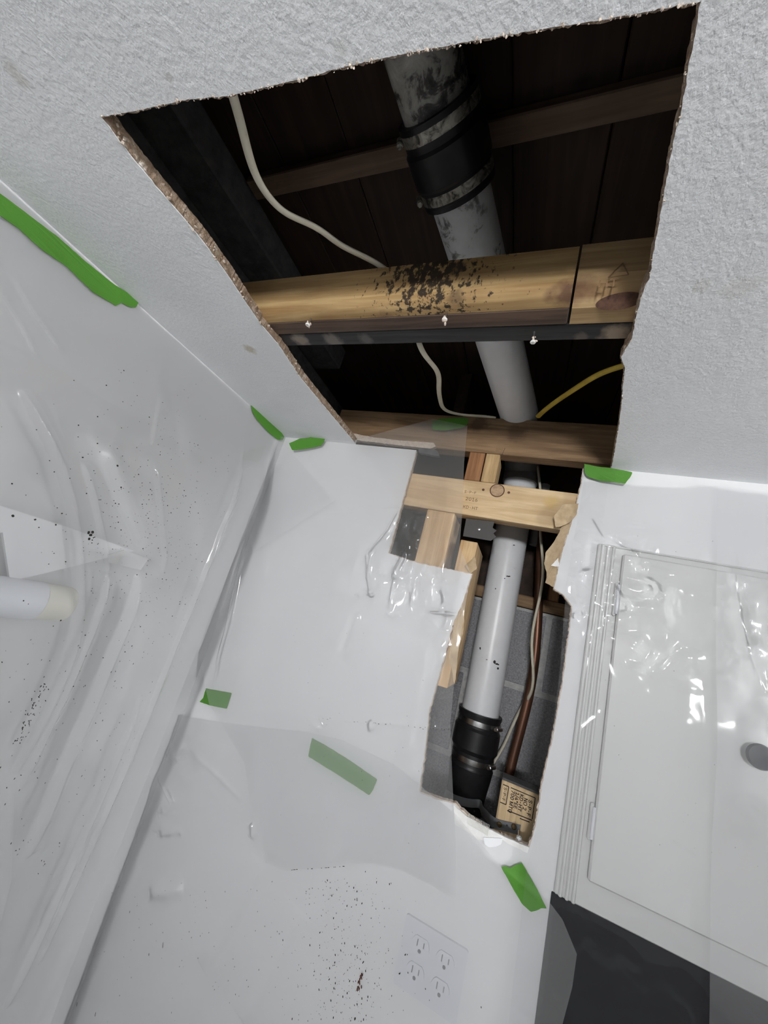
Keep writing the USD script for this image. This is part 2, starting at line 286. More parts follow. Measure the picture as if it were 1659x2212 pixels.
wall_front = obj('wall_front', prism(frontpoly, 0, DW, 'F'), M['wall'], kind='structure', label='white painted drywall wall with a tall ragged hole showing the pipe')
rimf = inner_rim(HF, Polygon([(0, 0), (XR, 0), (XR, ZC - .004), (0, ZC - .004)]), .0018, .0018, 8)
obj('cut_edge', prism(rimf, .0015, DW + .001, 'F'), M['gypsum_pale'], wall_front, label='broken gypsum edge of the wall hole')
obj('wall_left', box(-.0127, 0, YB, 0, -ZC, 0), M['wall'], kind='structure', label='white wall behind the left plastic sheet')
obj('wall_right', box(XR, XR + .0127, YB, .0127, -ZC, .0127), M['wall'], kind='structure', label='unseen plain white wall closing the room on the right, bounces light')  # unseen walls, here to close the room and bounce light
obj('wall_back', box(-.0127, XR, YB - .0127, YB, -ZC, .0127), M['wall'], kind='structure', label='unseen plain white wall behind the viewer, bounces light')
obj('floor', box(-.0127, XR, YB, .0127, -ZC - .02, -ZC), M['floor'], kind='structure', label='unseen dark floor, its tone set to limit bounced light')  # floor out of view, dark tone holds down bounce light

# torn paper and remnants on the front wall
def flap(px, y0, seed, bend=.02, th=.0007, name='torn_paper', m='kraft', lab=None, nx=26):
    """a torn sheet of facing paper curling off the wall edge"""
    poly = Polygon(ragged(onF(px, y0), .0012, step=.003, seed=seed, closed=True)).buffer(0)
    msh = trimesh.creation.extrude_polygon(poly, th, engine='earcut')
    for _ in range(3): msh = msh.subdivide()
    v = np.array(msh.vertices); x0, z0, x1, z1 = poly.bounds
    t = (v[:, 0] - x0) / (x1 - x0)
    y = y0 + v[:, 2] + bend * (1 - t) ** 2 + (meshkit.fbm(np.c_[v[:, :2] * 45, v[:, 0] * 0], 3, seed) - .5) * .006
    return obj(name, fixvol(trimesh.Trimesh(np.c_[v[:, 0], y, v[:, 1]], msh.faces, process=False)), M[m], wall_front, label=lab)
flap([(1250, 1088), (1215, 1090), (1196, 1118), (1200, 1140), (1212, 1138), (1232, 1128), (1245, 1112)], -.006, 21, -.004, lab='grey-brown folded paper flap')
flap([(1236, 1122), (1215, 1135), (1200, 1165), (1180, 1190), (1176, 1215), (1182, 1240), (1178, 1258), (1200, 1271), (1216, 1195), (1242, 1125)], .001, 22, .010, lab='brown torn drywall paper hanging into the hole')
flap([(1206, 1205), (1190, 1222), (1208, 1224)], -.001, 23, .0, m='paper', lab='white torn paper scrap')
flap([(1016, 1240), (1009, 1262), (1003, 1330), (1000, 1370), (990, 1400), (985, 1462), (982, 1480), (970, 1420), (980, 1345), (1002, 1296)], .001, 24, .0, lab='brown torn paper edge left of the pipe')
flap([(1003, 1222), (1026, 1200), (1030, 1228), (1016, 1240)], .001, 27, .006, m='kraft')
obj('drywall_remnant', prism(Polygon(ragged(onF([(762, 936), (800, 944), (860, 952), (937, 957), (942, 965), (930, 970), (895, 966), (765, 951)], .002), .0016, seed=31, closed=True)).buffer(0), .000, .0127, 'F'), M['gypsum_pale'], wall_front, label='broken pinkish drywall strip along the top of the wall')
obj('drywall_remnant', prism(Polygon(ragged(onF([(905, 966), (945, 974), (950, 986), (935, 984), (905, 978)], .004), .0012, seed=32, closed=True)).buffer(0), .002, .0127, 'F'), M['concrete_dark'], wall_front)
# lower lip of the wall hole: plaster, loose flake, mesh tape
obj('plaster_lip', prism(Polygon(ragged(onF([(980, 1738), (1008, 1762), (1040, 1782), (1070, 1797), (1100, 1812), (1143, 1829), (1140, 1842), (1100, 1823), (1085, 1812), (1045, 1815), (1030, 1812), (1000, 1790), (983, 1780)], -.001), .0010, seed=33, closed=True)).buffer(0), -.0028, .002, 'F'), M['paper'], wall_front, label='torn white plaster and paper along the lower lip')
obj('plaster_flake', prism(Polygon(ragged(onF([(1045, 1808), (1086, 1810), (1083, 1822), (1072, 1828), (1057, 1829), (1047, 1822)], -.003), .0006, seed=34, closed=True)).buffer(0), -.0055, -.003, 'F'), M['white'], wall_front, label='loose white plaster flake')
mt_ms = []
o_, u_, w_ = on(1012, 1764, 'y', -.0035), on(1050, 1786, 'y', -.0035) - on(1012, 1764, 'y', -.0035), on(1046, 1812, 'y', -.0035) - on(1050, 1786, 'y', -.0035)
for i in range(17):
    a = o_ + u_ * i / 16 * 1.15; mt_ms.append(tube([a - w_ * .30, a + w_ * .6], .00035, 5))
for i in range(6):
    a = o_ + w_ * (.05 + i * .11); mt_ms.append(tube([a, a + u_ * 1.15], .00035, 5))
obj('mesh_tape', cat_(mt_ms), M['meshtape'], wall_front, label='frayed drywall mesh tape', kind='stuff')

# ------------------------------------------------------------------ concrete block wall behind, cavity shell
YW = .33; wo = thing('wall_outer', 'dark grey concrete block wall behind the pipe', None, kind='structure')
zr = [-2.2 + .0, -1.96, -1.745, -1.745 + .0]
rows = [(-.320, -.540), (-.540, -.766), (-.766, -.990), (-.990, -1.21)]
g = .006
for i, (zt, zb) in enumerate(rows):
    xs = [.05, .4585, .856, 1.26] if i % 2 == 0 else [.05, .28, .66, 1.06, 1.26]
    if i == 0: xs = [.05, .4585, .858, 1.26]
    for a, b in zip(xs[:-1], xs[1:]):
        obj('concrete_block', box(a + g, b - g, YW + RNG.uniform(0, .0015), YW + .15, zb + g, zt - g, .004), M['concrete'], wo)
obj('mortar', box(.05, 1.26, YW + .003, YW + .15, -1.21, -.320), M['mortar'], wo, label='pale mortar between the blocks')
cav = thing('wall_cavity', 'dark timber and masonry shell around the ceiling void', None, kind='structure')
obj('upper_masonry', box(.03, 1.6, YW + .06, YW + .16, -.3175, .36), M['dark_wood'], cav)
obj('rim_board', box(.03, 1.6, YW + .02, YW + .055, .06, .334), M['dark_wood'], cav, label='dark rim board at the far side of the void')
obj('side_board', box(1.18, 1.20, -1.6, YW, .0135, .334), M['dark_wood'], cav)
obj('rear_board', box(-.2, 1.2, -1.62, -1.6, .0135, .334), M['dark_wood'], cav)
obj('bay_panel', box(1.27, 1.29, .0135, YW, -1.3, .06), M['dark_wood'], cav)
# subfloor boards overhead
sf = thing('subfloor', 'dark brown subfloor planks above the ceiling void', None, kind='structure')
xs = [-.3, -.12, .05, .215, .36, .51, .648, .792, .935, 1.08, 1.2]
for i, (a, b) in enumerate(zip(xs[:-1], xs[1:])):
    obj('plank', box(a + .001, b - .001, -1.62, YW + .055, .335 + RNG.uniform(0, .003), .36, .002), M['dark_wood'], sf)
obj('light_block_deck', box(-.35, 1.65, -1.65, YW + .18, .362, .38), M['dark_wood'], sf)  # unseen cover added over the planks to keep stray light out
# grey masonry ledge and board on the left of the void
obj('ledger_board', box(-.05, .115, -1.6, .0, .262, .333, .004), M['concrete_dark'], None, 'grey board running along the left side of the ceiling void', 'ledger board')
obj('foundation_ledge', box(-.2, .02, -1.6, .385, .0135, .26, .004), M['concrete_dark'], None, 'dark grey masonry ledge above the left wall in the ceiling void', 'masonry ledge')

# ------------------------------------------------------------------ framing timber
def beam_poly(poly_yz, x0, x1):
    return prism(Polygon([(y, z + ZC) for y, z in poly_yz]), x0, x1, 'L')
Xl, Xr = .13, 1.10
xj = float(on(1240, 620, 'y', -.472)[0])
jo = thing('ceiling_joist', 'orange pine joist with sooty mould spots crossing the ceiling hole', 'joist')
obj('board', beam_poly([(-.4715, .024), (-.4715, .090), (-.4455, .090), (-.4455, .0140), (-.458, .0140), (-.4655, .0170)], Xl, xj - .0015), M['joist'], jo)
je = thing('joist_end_piece', 'short pine joist piece with a big dark knot, butted at the right end', 'joist')
obj('board', beam_poly([(-.4725, .038), (-.4725, .091), (-.4168, .091), (-.4168, .0136), (-.444, .0136)], xj + .0015, Xr), M['joist_end'], je)
d_ = MC.T @ np.array([(1338 - 829.5) / FPX, -(651 - 1106) / FPX, -1]); wn = np.array([0, -.0244, -.0285]); wn /= np.linalg.norm(wn); w0 = np.array([0, -.4725, .038 + ZC])
kc = CAM + d_ * ((w0 - CAM) @ wn) / (d_ @ wn); wu = np.cross((1, 0, 0), wn)
ka = np.arange(36) * math.pi / 18; kin = [kc + wn * .0006 + (1, 0, 0) * np.array([1., 0, 0]) * .026 * math.cos(a) + (wu * .010 + np.array([-.006, 0, 0])) * math.sin(a) for a in ka]
kv = np.vstack([kin, np.array(kin) - wn * .004, [kc + wn * .0009, kc - wn * .004]]); kf = []
for i in range(36):
    j = (i + 1) % 36; kf += [[i, j, 72], [j + 36, i + 36, 73], [i, i + 36, j], [j, i + 36, j + 36]]
kn = trimesh.Trimesh(kv, kf, process=False); obj('knot', fixvol(kn), M['knot'], je, label='large oval dark knot')
def stamp(parent, text, anchor, right, up, h, m, depth=.0005, bold=False):
    t = meshkit.text_mesh(text, h, depth, bold); v = np.array(t.vertices); n = np.cross(right, up)
    t.vertices = np.asarray(anchor) + v[:, :1] * np.asarray(right) + v[:, 1:2] * np.asarray(up) + v[:, 2:] * n
    return obj('ink_stamp', t, m, parent, smooth=False)
def frame_marks(parent, segs, y, m, w=.0012, th=.0005):
    """stamp rules: straight ink strokes between points of a vertical face"""
    ms = []
    for a, b in segs:
        L = LineString([a, b]).buffer(w / 2, cap_style=2); ms.append(prism(L, y - th, y, 'F'))
    return obj('ink_rule', cat_(ms), m, parent, smooth=False)
s0 = on(1335, 585, 'y', -.473)
frame_marks(je, [((s0[0] - .01, s0[2] - .01), (s0[0] + .012, s0[2] - .008)), ((s0[0] + .012, s0[2] - .008), (s0[0] + .004, s0[2] + .012)), ((s0[0] + .004, s0[2] + .012), (s0[0] - .01, s0[2] - .01))], -.4731, M['ink_faint'])
s1 = on(1290, 622, 'y', -.473); stamp(je, 'HT', (s1[0], -.4731, s1[2]), (1, 0, 0), (0, 0, 1), .012, M['ink_faint'])
obj('brown_batten', box(Xl, xj - .0015, -.445, -.4165, .0132, .06, .0015), M['brown'], None, 'dark brown stained batten under the joist where the drywall was screwed', 'batten')
obj('black_batten', box(Xl, Xr, -.416, -.384, .0145, .055, .002), M['black'], None, 'black tarry batten behind the joist with scraped patches', 'batten')
# drywall screws with gypsum left on their heads
def screw(name, p, d, label, group=None, head=.0042, L=.03, hm='paper', sm='steel'):
    d = np.asarray(d, float) / np.linalg.norm(d)
    t = thing(name, label, 'screw', p, group)
    obj('head', lathe_axis((0, 0, 0), d, [(0, 0), (head * .8, .0), (head, .001), (head, .002), (head * .45, .005)], 16), M[hm], t)
    obj('shank', lathe_axis((0, 0, 0), d, [(.0016, .004), (.0016, L), (0, L + .002)], 8), M[sm], t)
    rg = np.random.default_rng(int(p[0] * 1e4)); ms = []
    for _ in range(7):
        m = trimesh.creation.icosphere(1, rg.uniform(.0012, .0026)); m.vertices *= rg.uniform(.6, 1.4, 3); m.apply_translation(d * rg.uniform(-.001, .009) + rg.normal(0, .0019, 3)); ms.append(m)
    obj('gypsum_lump', cat_(ms), M['gypsum_pale'], t); return t
for (u, v), lab, z, d in (((664, 703), 'drywall screw at the left end of the brown batten, gypsum on its head', -.002, (.05, .1, 1)), ((960, 692), 'drywall screw with crumbled gypsum head midway along the batten', -.003, (0, .05, 1)),
                 ((1151, 741), 'drywall screw hanging below the black batten', -.004, (-.05, -.1, 1))):
    screw('drywall_screw', on(u, v, 'z', z), d, lab)
hd = thing('header_beam', 'brown timber header across the top of the wall hole', 'beam')
obj('board', box(.16, 1.06, .0132, .052, .0185, .123, .002), M['header'], hd)
s2 = on(1070, 972, 'y', .0127); stamp(hd, 'SPF', (s2[0], .0130, s2[2] - .002), (1, 0, 0), (0, 0, 1), .008, M['ink_faint'])
frame_marks(hd, [(on(1085 - 4, 990, 'y', .013)[[0, 2]] * 1, on(1085 + 6, 968, 'y', .013)[[0, 2]])] , .0131, M['ink'], .0008)
bl = thing('wall_blocking', 'pale pine blocking across the wall hole with a round knot', 'blocking')
obj('board', box(.40, 1.03, .0132, .051, -.157, -.0635, .0015), M['block'], bl)
kp = on(1076, 1050, 'y', .013); kk = trimesh.creation.cylinder(.0165, .0012, sections=28); kk.apply_transform(trimesh.transformations.rotation_matrix(math.pi / 2, (1, 0, 0)))
M['knot_pale'] = mottled('pale_knot', [(.3, (.30, .19, .11)), (.7, (.50, .35, .21))], 110, .7)
kk.apply_translation((kp[0], .0130, min(kp[2], ZC - .082))); obj('knot', kk, M['knot_pale'], bl, label='round knot near the top edge')
ring = trimesh.creation.annulus(.0155, .0178, .0013, sections=28); ring.apply_transform(trimesh.transformations.rotation_matrix(math.pi / 2, (1, 0, 0))); ring.apply_translation((kp[0], .0130, min(kp[2], ZC - .082))); obj('knot_ring', ring, M['knot'], bl)
for u, v in ((1044, 1058), (1099, 1064)):
    q = on(u, v, 'y', .013); k = trimesh.creation.cylinder(.0032, .0012, sections=14); k.apply_transform(trimesh.transformations.rotation_matrix(math.pi / 2, (1, 0, 0))); k.apply_translation((q[0], .0130, q[2])); obj('pin_knot', k, M['knot'], bl)
for txt, (u, v), h in (('2016', (1005, 1078), .009), ('KD-HT', (1000, 1095), .008), ('S-P-F', (1003, 1062), .007)):
    q = on(u, v, 'y', .013); stamp(bl, txt, (q[0], .0130, q[2] - .003), (1, 0, 0), (0, 0, 1), h, M['ink_faint'])
st = thing('wall_stud', 'pine stud under the blocking, behind the clear plastic', 'stud')
obj('board', box(.515, .588, .0132, .110, -.9, -.158, .002), M['stud'], st)
s3 = thing('wall_stud', 'cut pine stud beside the white pipe with a sawn top', 'stud')
obj('board', box(.617, .658, .0142, .165, -.56, -.222, .0015), M['stud'], s3)
pl = thing('nail_plate', 'dark grey toothed metal plate between blocking and stud', 'metal plate')
pp = onF([(1007, 1120), (1068, 1127), (1064, 1140), (1073, 1146), (1066, 1152), (1072, 1160), (1060, 1168), (1000, 1158)], .03)
obj('plate', prism(Polygon(pp), .03, .0325, 'F'), M['plate'], pl)
q = on(1035, 1143, 'y', .03); obj('nail_head', lathe_axis((q[0], .030, q[2]), (0, -1, 0), [(.0032, 0), (.0032, .0012), (0, .0016)], 12), M['steel'], pl)
for (a, b), m, lab in (((.590, .630), 'jack_red', 'short red-brown jack piece between header and blocking'), ((.633, .668), 'jack', 'short yellow jack piece beside the pipe above the blocking')):
    t = thing('jack_stud', lab, 'stud'); obj('board', box(a, b, .0145, .09, -.0625, .018, .0015), M[m], t)
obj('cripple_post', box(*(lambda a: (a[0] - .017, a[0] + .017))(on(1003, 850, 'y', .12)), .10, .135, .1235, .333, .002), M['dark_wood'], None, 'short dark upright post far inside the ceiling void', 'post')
obj('cross_brace', box(.125, 1.17, -.515, -.478, .315, .3345, .002), M['brace'], None, 'dim timber brace crossing under the subfloor behind the pipe', 'brace')
obj('sill_timber', box(.45, 1.25, .325, YW + .055, -.3175, -.282, .003), M['header'], None, 'brown horizontal timber on top of the concrete blocks', 'timber')
obj('furring_strip', box(.845, .875, .335, .375, -.281, .05, .002), M['jack_red'], None, 'reddish upright strip behind the copper pipe', 'strip')
# stamped block at the foot of the hole
sb = thing('lumber_block', 'pale stamped pine block screwed beside the pipe foot', 'block')
YK = .10
c4 = [on(u, v, 'y', YK) for u, v in ((1088, 1684), (1163, 1706), (1150, 1800), (1066, 1775))]
bx0, bx1 = .800, .876; bzt, bzb = c4[0][2] - ZC, -.90
obj('board', box(bx0, bx1, YK, YK + .04, bzb, bzt, .003), M['stamped'], sb)
obj('end_cap', box(bx0 - .001, bx1 + .001, YK - .001, YK + .039, bzt - .001, bzt + .0035, .0015), M['concrete_dark'], sb, label='grey weathered top end')
zt = ZC + bzt; ky = YK - .0001
for i, tx in enumerate(['S-P-F', 'NO 2', 'KD-HT', '1/4"EE', '700 MTQ']):
    stamp(sb, tx, (bx0 + .0565 - i * .0088, ky, zt - .012 - (.004 if i < 2 else 0)), (0, 0, -1), (1, 0, 0), .0068, M['ink'], bold=True)
stamp(sb, 'S-P-F', (bx0 + .006, ky, zt - .013), (0, 0, -1), (1, 0, 0), .0058, M['ink'], bold=False)
R = lambda x0, z0, x1, z1: ((bx0 + x0, zt - z0), (bx0 + x1, zt - z1))
frame_marks(sb, [R(.003, .009, .015, .009), R(.015, .009, .015, .043), R(.003, .043, .015, .043), R(.019, .009, .068, .009), R(.068, .009, .068, .048), R(.019, .052, .068, .050), R(.045, .056, .064, .055)], ky, M['ink'], .0016)

# ------------------------------------------------------------------ pipes
PR = .0485; YP = .265
pa, pb = np.array([.6821, 0, .163 + ZC]), np.array([.5498, -.62, .262 + ZC]); pd = pb - pa
ax = lambda t: pa + pd * t
def sleeve(p0, p1, prof, m, parent, name='sleeve', k=48, label=None):
    d = p1 - p0; L = np.linalg.norm(d); return obj(name, lathe_axis(p0, d, [(r, h * L) for r, h in prof], k), m, parent, label=label)
up = thing('drain_pipe', 'smudged grimy white pipe rising into the ceiling void above the coupling', 'pipe')
sleeve(ax(.84), ax(1.7), [(PR - .005, 0), (PR, 0), (PR, 1), (PR - .005, 1)], M['pvc_dirty'], up, 'barrel')
wt, wb = on(1129, 1012, 'y', YP), on(1036, 1547, 'y', YP)
mp = thing('drain_pipe', 'long white plastic drain pipe turning down from ceiling into wall', 'pipe')
sleeve(ax(-.09), ax(.80), [(PR - .004, 0), (PR, 0), (PR, 1), (PR - .004, 1)], M['pvc'], mp, 'ceiling_run')
sleeve(ax(.56), ax(.765), [(PR + .0001, 0), (PR + .0002, 0), (PR + .0002, 1), (PR, 1)], M['pvc_smudge'], mp, 'smudged_stretch')
M['pvc_mid'] = M['pvc']
e0, e1 = ax(-.08), np.array([wt[0] + .0, YP, ZC + .085])
corner = np.array([wt[0] - .006, YP - .02, ZC + .142]); tt = np.linspace(0, 1, 18)[:, None]
bez = (1 - tt) ** 2 * e0 + 2 * tt * (1 - tt) * corner + tt ** 2 * e1
M['pvc_hub'] = mottled('grey_pvc_fitting', [(.3, (.22, .225, .235)), (.7, (.32, .325, .335))], 30, .4)
obj('elbow', tube(bez, PR + .004, 40, caps=False), M['pvc_hub'], mp, label='grey elbow fitting')
hz = np.array([wt[0], YP, ZC + .05])
sleeve(e1 + (0, 0, .02), hz, [(PR, 0), (PR + .004, 0), (PR + .004, 1), (PR, 1)], M['pvc_hub'], mp, 'elbow_hub')
top = e1.copy(); bot = np.array([wb[0], YP, wb[2] - .04])
sleeve(top, bot, [(PR - .004, 0), (PR, 0), (PR, 1), (PR - .004, 1)], M['pvc'], mp, 'wall_run')
# scuffs on the wall run
rg = np.random.default_rng(5); sc = []
for u, v, w, h in ((1075, 1435, .006, .002), (1068, 1430, .003, .0045), (1035, 1400, .002, .004), (1078, 1445, .003, .003), (1098, 1245, .006, .0015), (1052, 1425, .002, .001), (1110, 1178, .003, .0012), (1071, 1272, .0012, .002), (1090, 1250, .002, .001)):
    q = on(u, v, 'y', YP - .045); qa = np.array([wt[0] + (wb[0] - wt[0]) * (wt[2] - q[2]) / (wt[2] - wb[2]), YP]); dv = np.array([q[0], YP - .045]) - qa; dv = dv / np.linalg.norm(dv) * (PR + .0002)
    m = trimesh.creation.icosphere(1, 1.); m.vertices *= (w, .0004, h); m.vertices += rg.normal(0, .0004, m.vertices.shape) * (1, 0, 1); m.apply_transform(trimesh.transformations.rotation_matrix(rg.uniform(-.5, .5), (0, 1, 0)))
    m.apply_transform(trimesh.transformations.rotation_matrix(math.atan2(dv[0], -dv[1]), (0, 0, 1))); m.apply_translation((qa[0] + dv[0], qa[1] + dv[1], q[2])); sc.append(m)
obj('scuff_mark', cat_(sc), M['ink'], mp, kind='stuff')
def clamp_band(parent, c, d, r, m, w=.0125, screw_dir=(1, 0, 0), sm=None):
    d = d / np.linalg.norm(d); b = obj('clamp', lathe_axis(c - d * w / 2, d, [(r - .001, 0), (r + .0006, 0), (r + .0008, w * .5), (r + .0006, w), (r - .001, w)], 56), M[m], parent, label='steel hose clamp band')
    s = np.asarray(screw_dir, float); s = s - d * (s @ d); s /= np.linalg.norm(s); t = np.cross(d, s)
    hs = [lathe_axis(c + s * (r + .005) - t * .012, t, [(0, 0), (.0048, 0), (.0048, .024), (0, .024)], 12), lathe_axis(c + s * (r + .005) + t * .010, t, [(0, 0), (.0042, 0), (.0042, .007), (0, .007)], 6), lathe_axis(c + s * (r + .001) - d * .005, d, [(0, 0), (.006, 0), (.006, .010), (0, .010)], 4)]
    obj('clamp_screw', cat_(hs), M[sm or m], b); return b
uc = thing('rubber_coupling', 'big black rubber coupling joining pipes in the ceiling void', 'coupling')
c0, c1 = ax(.763), ax(.933)
rs = PR + .0095
sleeve(c0, c1, [(PR, 0), (rs, .0), (rs + .001, .06), (rs, .08), (rs, .26), (rs + .003, .30), (rs + .003, .68), (rs, .72), (rs, .92), (rs + .001, .94), (rs, 1), (PR, 1)], M['rubber'], uc)
clamp_band(uc, ax(.911), pd, rs, 'steel_dirty', .014, (-1, -.1, -.3)); clamp_band(uc, ax(.790), pd, rs, 'steel_dirty', .014, (-1, -.1, -.35))
lc = thing('rubber_coupling', 'black rubber reducer coupling with two bright clamps low in the wall', 'coupling')
z0 = wb[2]; lx = wb[0]
q0 = np.array([lx, YP, z0 + .012]); q1 = np.array([lx + .004, YP, z0 - .40])
rr = PR + .0085
sleeve(q0, q1, [(PR, 0), (rr, 0), (rr, .02), (rr - .002, .03), (rr - .002, .085), (rr + .002, .10), (rr + .002, .21), (rr - .004, .235), (rr - .004, .30), (rr - .001, .315), (PR - .001, .47), (PR - .004, .55), (PR - .004, 1)], M['rubber'], lc)
clamp_band(lc, q0 + (q1 - q0) * .055, q1 - q0, rr - .0015, 'steel', .0125, (1, -.55, 0)); clamp_band(lc, q0 + (q1 - q0) * .27, q1 - q0, rr - .0035, 'steel', .0125, (1, -.55, 0))
# pipe strap
ps = thing('pipe_strap', 'grey perforated strap holding the pipe foot to the stamped block', 'strap')
cx, cy = lx + .003, YP; zs = on(1010, 1750, 'y', YP - PR)[2]; yk = .0985
path = [(cx - .050, cy + .02)] + [(cx + (PR + .003) * math.sin(a), cy - (PR + .003) * math.cos(a)) for a in np.radians(np.linspace(-80, 35, 14))] + [(cx + .044, .18), (cx + .056, .14), (cx + .068, .108), (cx + .082, yk - .001), (cx + .100, yk - .001), (cx + .118, yk - .001), (cx + .124, yk)]
path = smooth_path(np.c_[np.array(path), np.zeros(len(path))], 90); zz = zs + np.linspace(-.004, on(1110, 1786, 'y', yk)[2] - zs, 90)
pts = np.stack([np.c_[path[:, :2], zz + o] for o in (-.009, .009)], 1)
nr = np.gradient(path[:, :2], axis=0); nr = np.c_[nr[:, 1], -nr[:, 0]]; nr /= np.linalg.norm(nr, axis=1, keepdims=True); off = np.c_[nr, np.zeros(90)] * .0009
ring_pts = np.stack([pts[:, 0], pts[:, 1], pts[:, 1] + off, pts[:, 0] + off, pts[:, 0]], 1)
obj('band', grid_mesh(ring_pts), M['strap'], ps)
for u, v in ((1079, 1781), (1110, 1786)):
    q = on(u, v, 'y', yk - .002); obj('strap_screw', lathe_axis((q[0], yk - .001, q[2]), (0, -1, 0), [(.0055, 0), (.0055, .0012), (.004, .003), (0, .0034)], 14), M['brass'], ps)
for u, v in ((1003, 1747), (988, 1741), (1024, 1755), (1095, 1783)):
    q = on(u, v, 'y', YP - PR - .004 if u < 1050 else yk - .002); k = trimesh.creation.cylinder(.0017, .0016, sections=10); k.apply_transform(trimesh.transformations.rotation_matrix(math.pi / 2, (1, 0, 0)))
    yy = YP - math.sqrt(max(0, (PR + .004) ** 2 - (q[0] - cx) ** 2)) if u < 1050 else yk - .0018; k.apply_translation((q[0], yy, q[2])); obj('strap_hole', k, M['ink'], ps)
q = on(1121, 1811, 'y', -.004); sd = thing('deck_screw', 'bright cross-head screw in the torn plaster below the block', 'screw', q)
obj('head', lathe_axis((0, 0, 0), (0, 1, 0), [(0, 0), (.0036, 0), (.0046, .001), (.0046, .0018), (.002, .006), (.002, .03)], 20), M['steel'], sd)
obj('cross_slot', cat_([box(-.0028, .0028, -.0004, .001, -.0006 - ZC, .0006 - ZC), box(-.0006, .0006, -.0004, .001, -.0028 - ZC, .0028 - ZC)]), M['white'], sd)
# copper pipe, grey stub
cp = thing('copper_pipe', 'tarnished brown copper pipe running down beside the white pipe', 'pipe')
obj('barrel', tube(smooth_path([on(1178, 1085, 'y', .29), on(1168, 1180, 'y', .29), on(1145, 1490, 'y', .285), on(1098, 1680, 'y', .28), on(1086, 1745, 'y', .275)], 40), .0120, 20), M['copper'], cp)
gs = thing('grey_pipe', 'short pale pipe end dimly seen behind the white pipe', 'pipe')
a = on(1155, 1178, 'y', .30); obj('barrel', tube([a, a + (0, 0, .20)], .016, 24), M['pvc_hub'], gs)

# ------------------------------------------------------------------ cables
cb = thing('electrical_cable', 'cream flat cable sagging through the ceiling void over the joist', 'cable')
pts = [on(u, v, 'z', z) for u, v, z in ((470, 90, .05), (500, 195, .050), (517, 255, .052), (535, 325, .055), (556, 385, .060), (585, 430, .066), (615, 458, .072), (650, 476, .080), (690, 496, .088), (730, 525, .094), (775, 549, .098), (818, 572, .102))]
pts += [on(860, 610, 'z', .106), on(896, 695, 'z', .098), on(905, 740, 'z', .066)] + [on(u, v, 'z', z) for u, v, z in ((922, 773, .065), (943, 800, .075), (948, 838, .09), (952, 868, .105), (965, 887, .115), (1000, 896, .120), (1040, 899, .124), (1070, 903, .127))]
obj('sheath', tube(smooth_path(pts, 160), .0058, 16, flat=.62), M['cream'], cb)
c2 = thing('electrical_cable', 'cream cable hanging down the wall hole beside the copper pipe', 'cable')
pts = [on(u, v, 'y', y) for u, v, y in ((1150, 960, .23), (1160, 1003, .23), (1166, 1045, .225), (1168, 1100, .22), (1168, 1160, .22), (1173, 1225, .22), (1166, 1290, .22), (1155, 1340, .22), (1149, 1400, .225), (1152, 1460, .235), (1146, 1498, .262), (1126, 1530, .306), (1106, 1570, .312), (1088, 1610, .31), (1062, 1655, .30), (1044, 1690, .30), (1025, 1730, .30))]
obj('sheath', tube(smooth_path(pts, 120), .0064, 16, flat=.6, ref=(1, 0, 0)), M['cream'], c2)
c3 = thing('electrical_cable', 'yellow cable crossing from the right edge of the ceiling hole', 'cable')
pts = [on(u, v, 'z', z) for u, v, z in ((1420, 770, .04), (1350, 789, .05), (1300, 806, .07), (1245, 838, .095), (1195, 872, .108), (1162, 900, .112))]
obj('sheath', tube(smooth_path(pts, 60), .0060, 16, flat=.65), M['yellow'], c3)

# ------------------------------------------------------------------ cabinet, dark panel, outlet on the front wall
cb_ = thing('wall_cabinet', 'white wall cabinet with panel door behind the right plastic sheet', 'cabinet', (0, 0, 0))
cx0, cx1, cz0, cz1 = .908, 1.55, -.812, -.181; yf = -.010
obj('carcass', box(cx0, cx1, yf, -.0005, cz0, cz1, .002), M['cab'], cb_)
ds = []
for x0 in (.914, .924, .934):
    ds.append(box(x0, x0 + .006, yf - .004, yf + .001, cz0, cz1, .0018))
ds.append(box(.914, 1.545, yf - .004, yf + .001, cz1 - .004, cz1 - .0, .0015))
for k, d in enumerate(ds): obj('moulding', d, M['cab'], cb_)
yd = yf - .012
dr = obj('door', box(.953, 1.225, yd, yf - .001, -.768, -.197, .003), M['cab'], cb_)
pan = Polygon([(.953, -.768), (1.225, -.768), (1.225, -.197), (.953, -.197)])
obj('knob', lathe_axis((1.163, yd, ZC - .494), (0, -1, 0), [(.008, 0), (.007, .008), (.016, .013), (.019, .020), (.017, .025), (0, .027)], 28), M['knob'], dr, label='round dark knob')
for za, zb in ((-.258, -.325), (-.655, -.712)):
    hg = obj('hinge', box(.9455, .952, yd + .004, yf, zb, za, .002), M['cab'], cb_, label='small white hinge')
    obj('hinge_pin', tube([(.9515, yd + .003, ZC + zb + .004), (.9515, yd + .003, ZC + za - .004)], .0028, 12), M['outlet'], hg)
obj('backsplash_panel', box(.905, 1.9, -.004, -.0005, -1.45, -.8135, .001), M['dark_panel'], None, 'charcoal panel on the wall below the white cabinet', 'wall panel')
oc = np.array([.7765, -1.012])
ot = thing('wall_outlet', 'four-socket wall outlet plate dim behind the plastic sheet', 'outlet')
def rrect(cx, cz, w, h, r): return shapely.geometry.box(cx - w / 2 + r, cz - h / 2 + r, cx + w / 2 - r, cz + h / 2 - r).buffer(r, 8)
ocs = on(930, 2085, 'y', 0); ox, oz = ocs[0], ocs[2]
obj('cover_plate', prism(rrect(ox, oz, .116, .104, .004), -.0045, 0, 'F'), M['outlet'], ot)
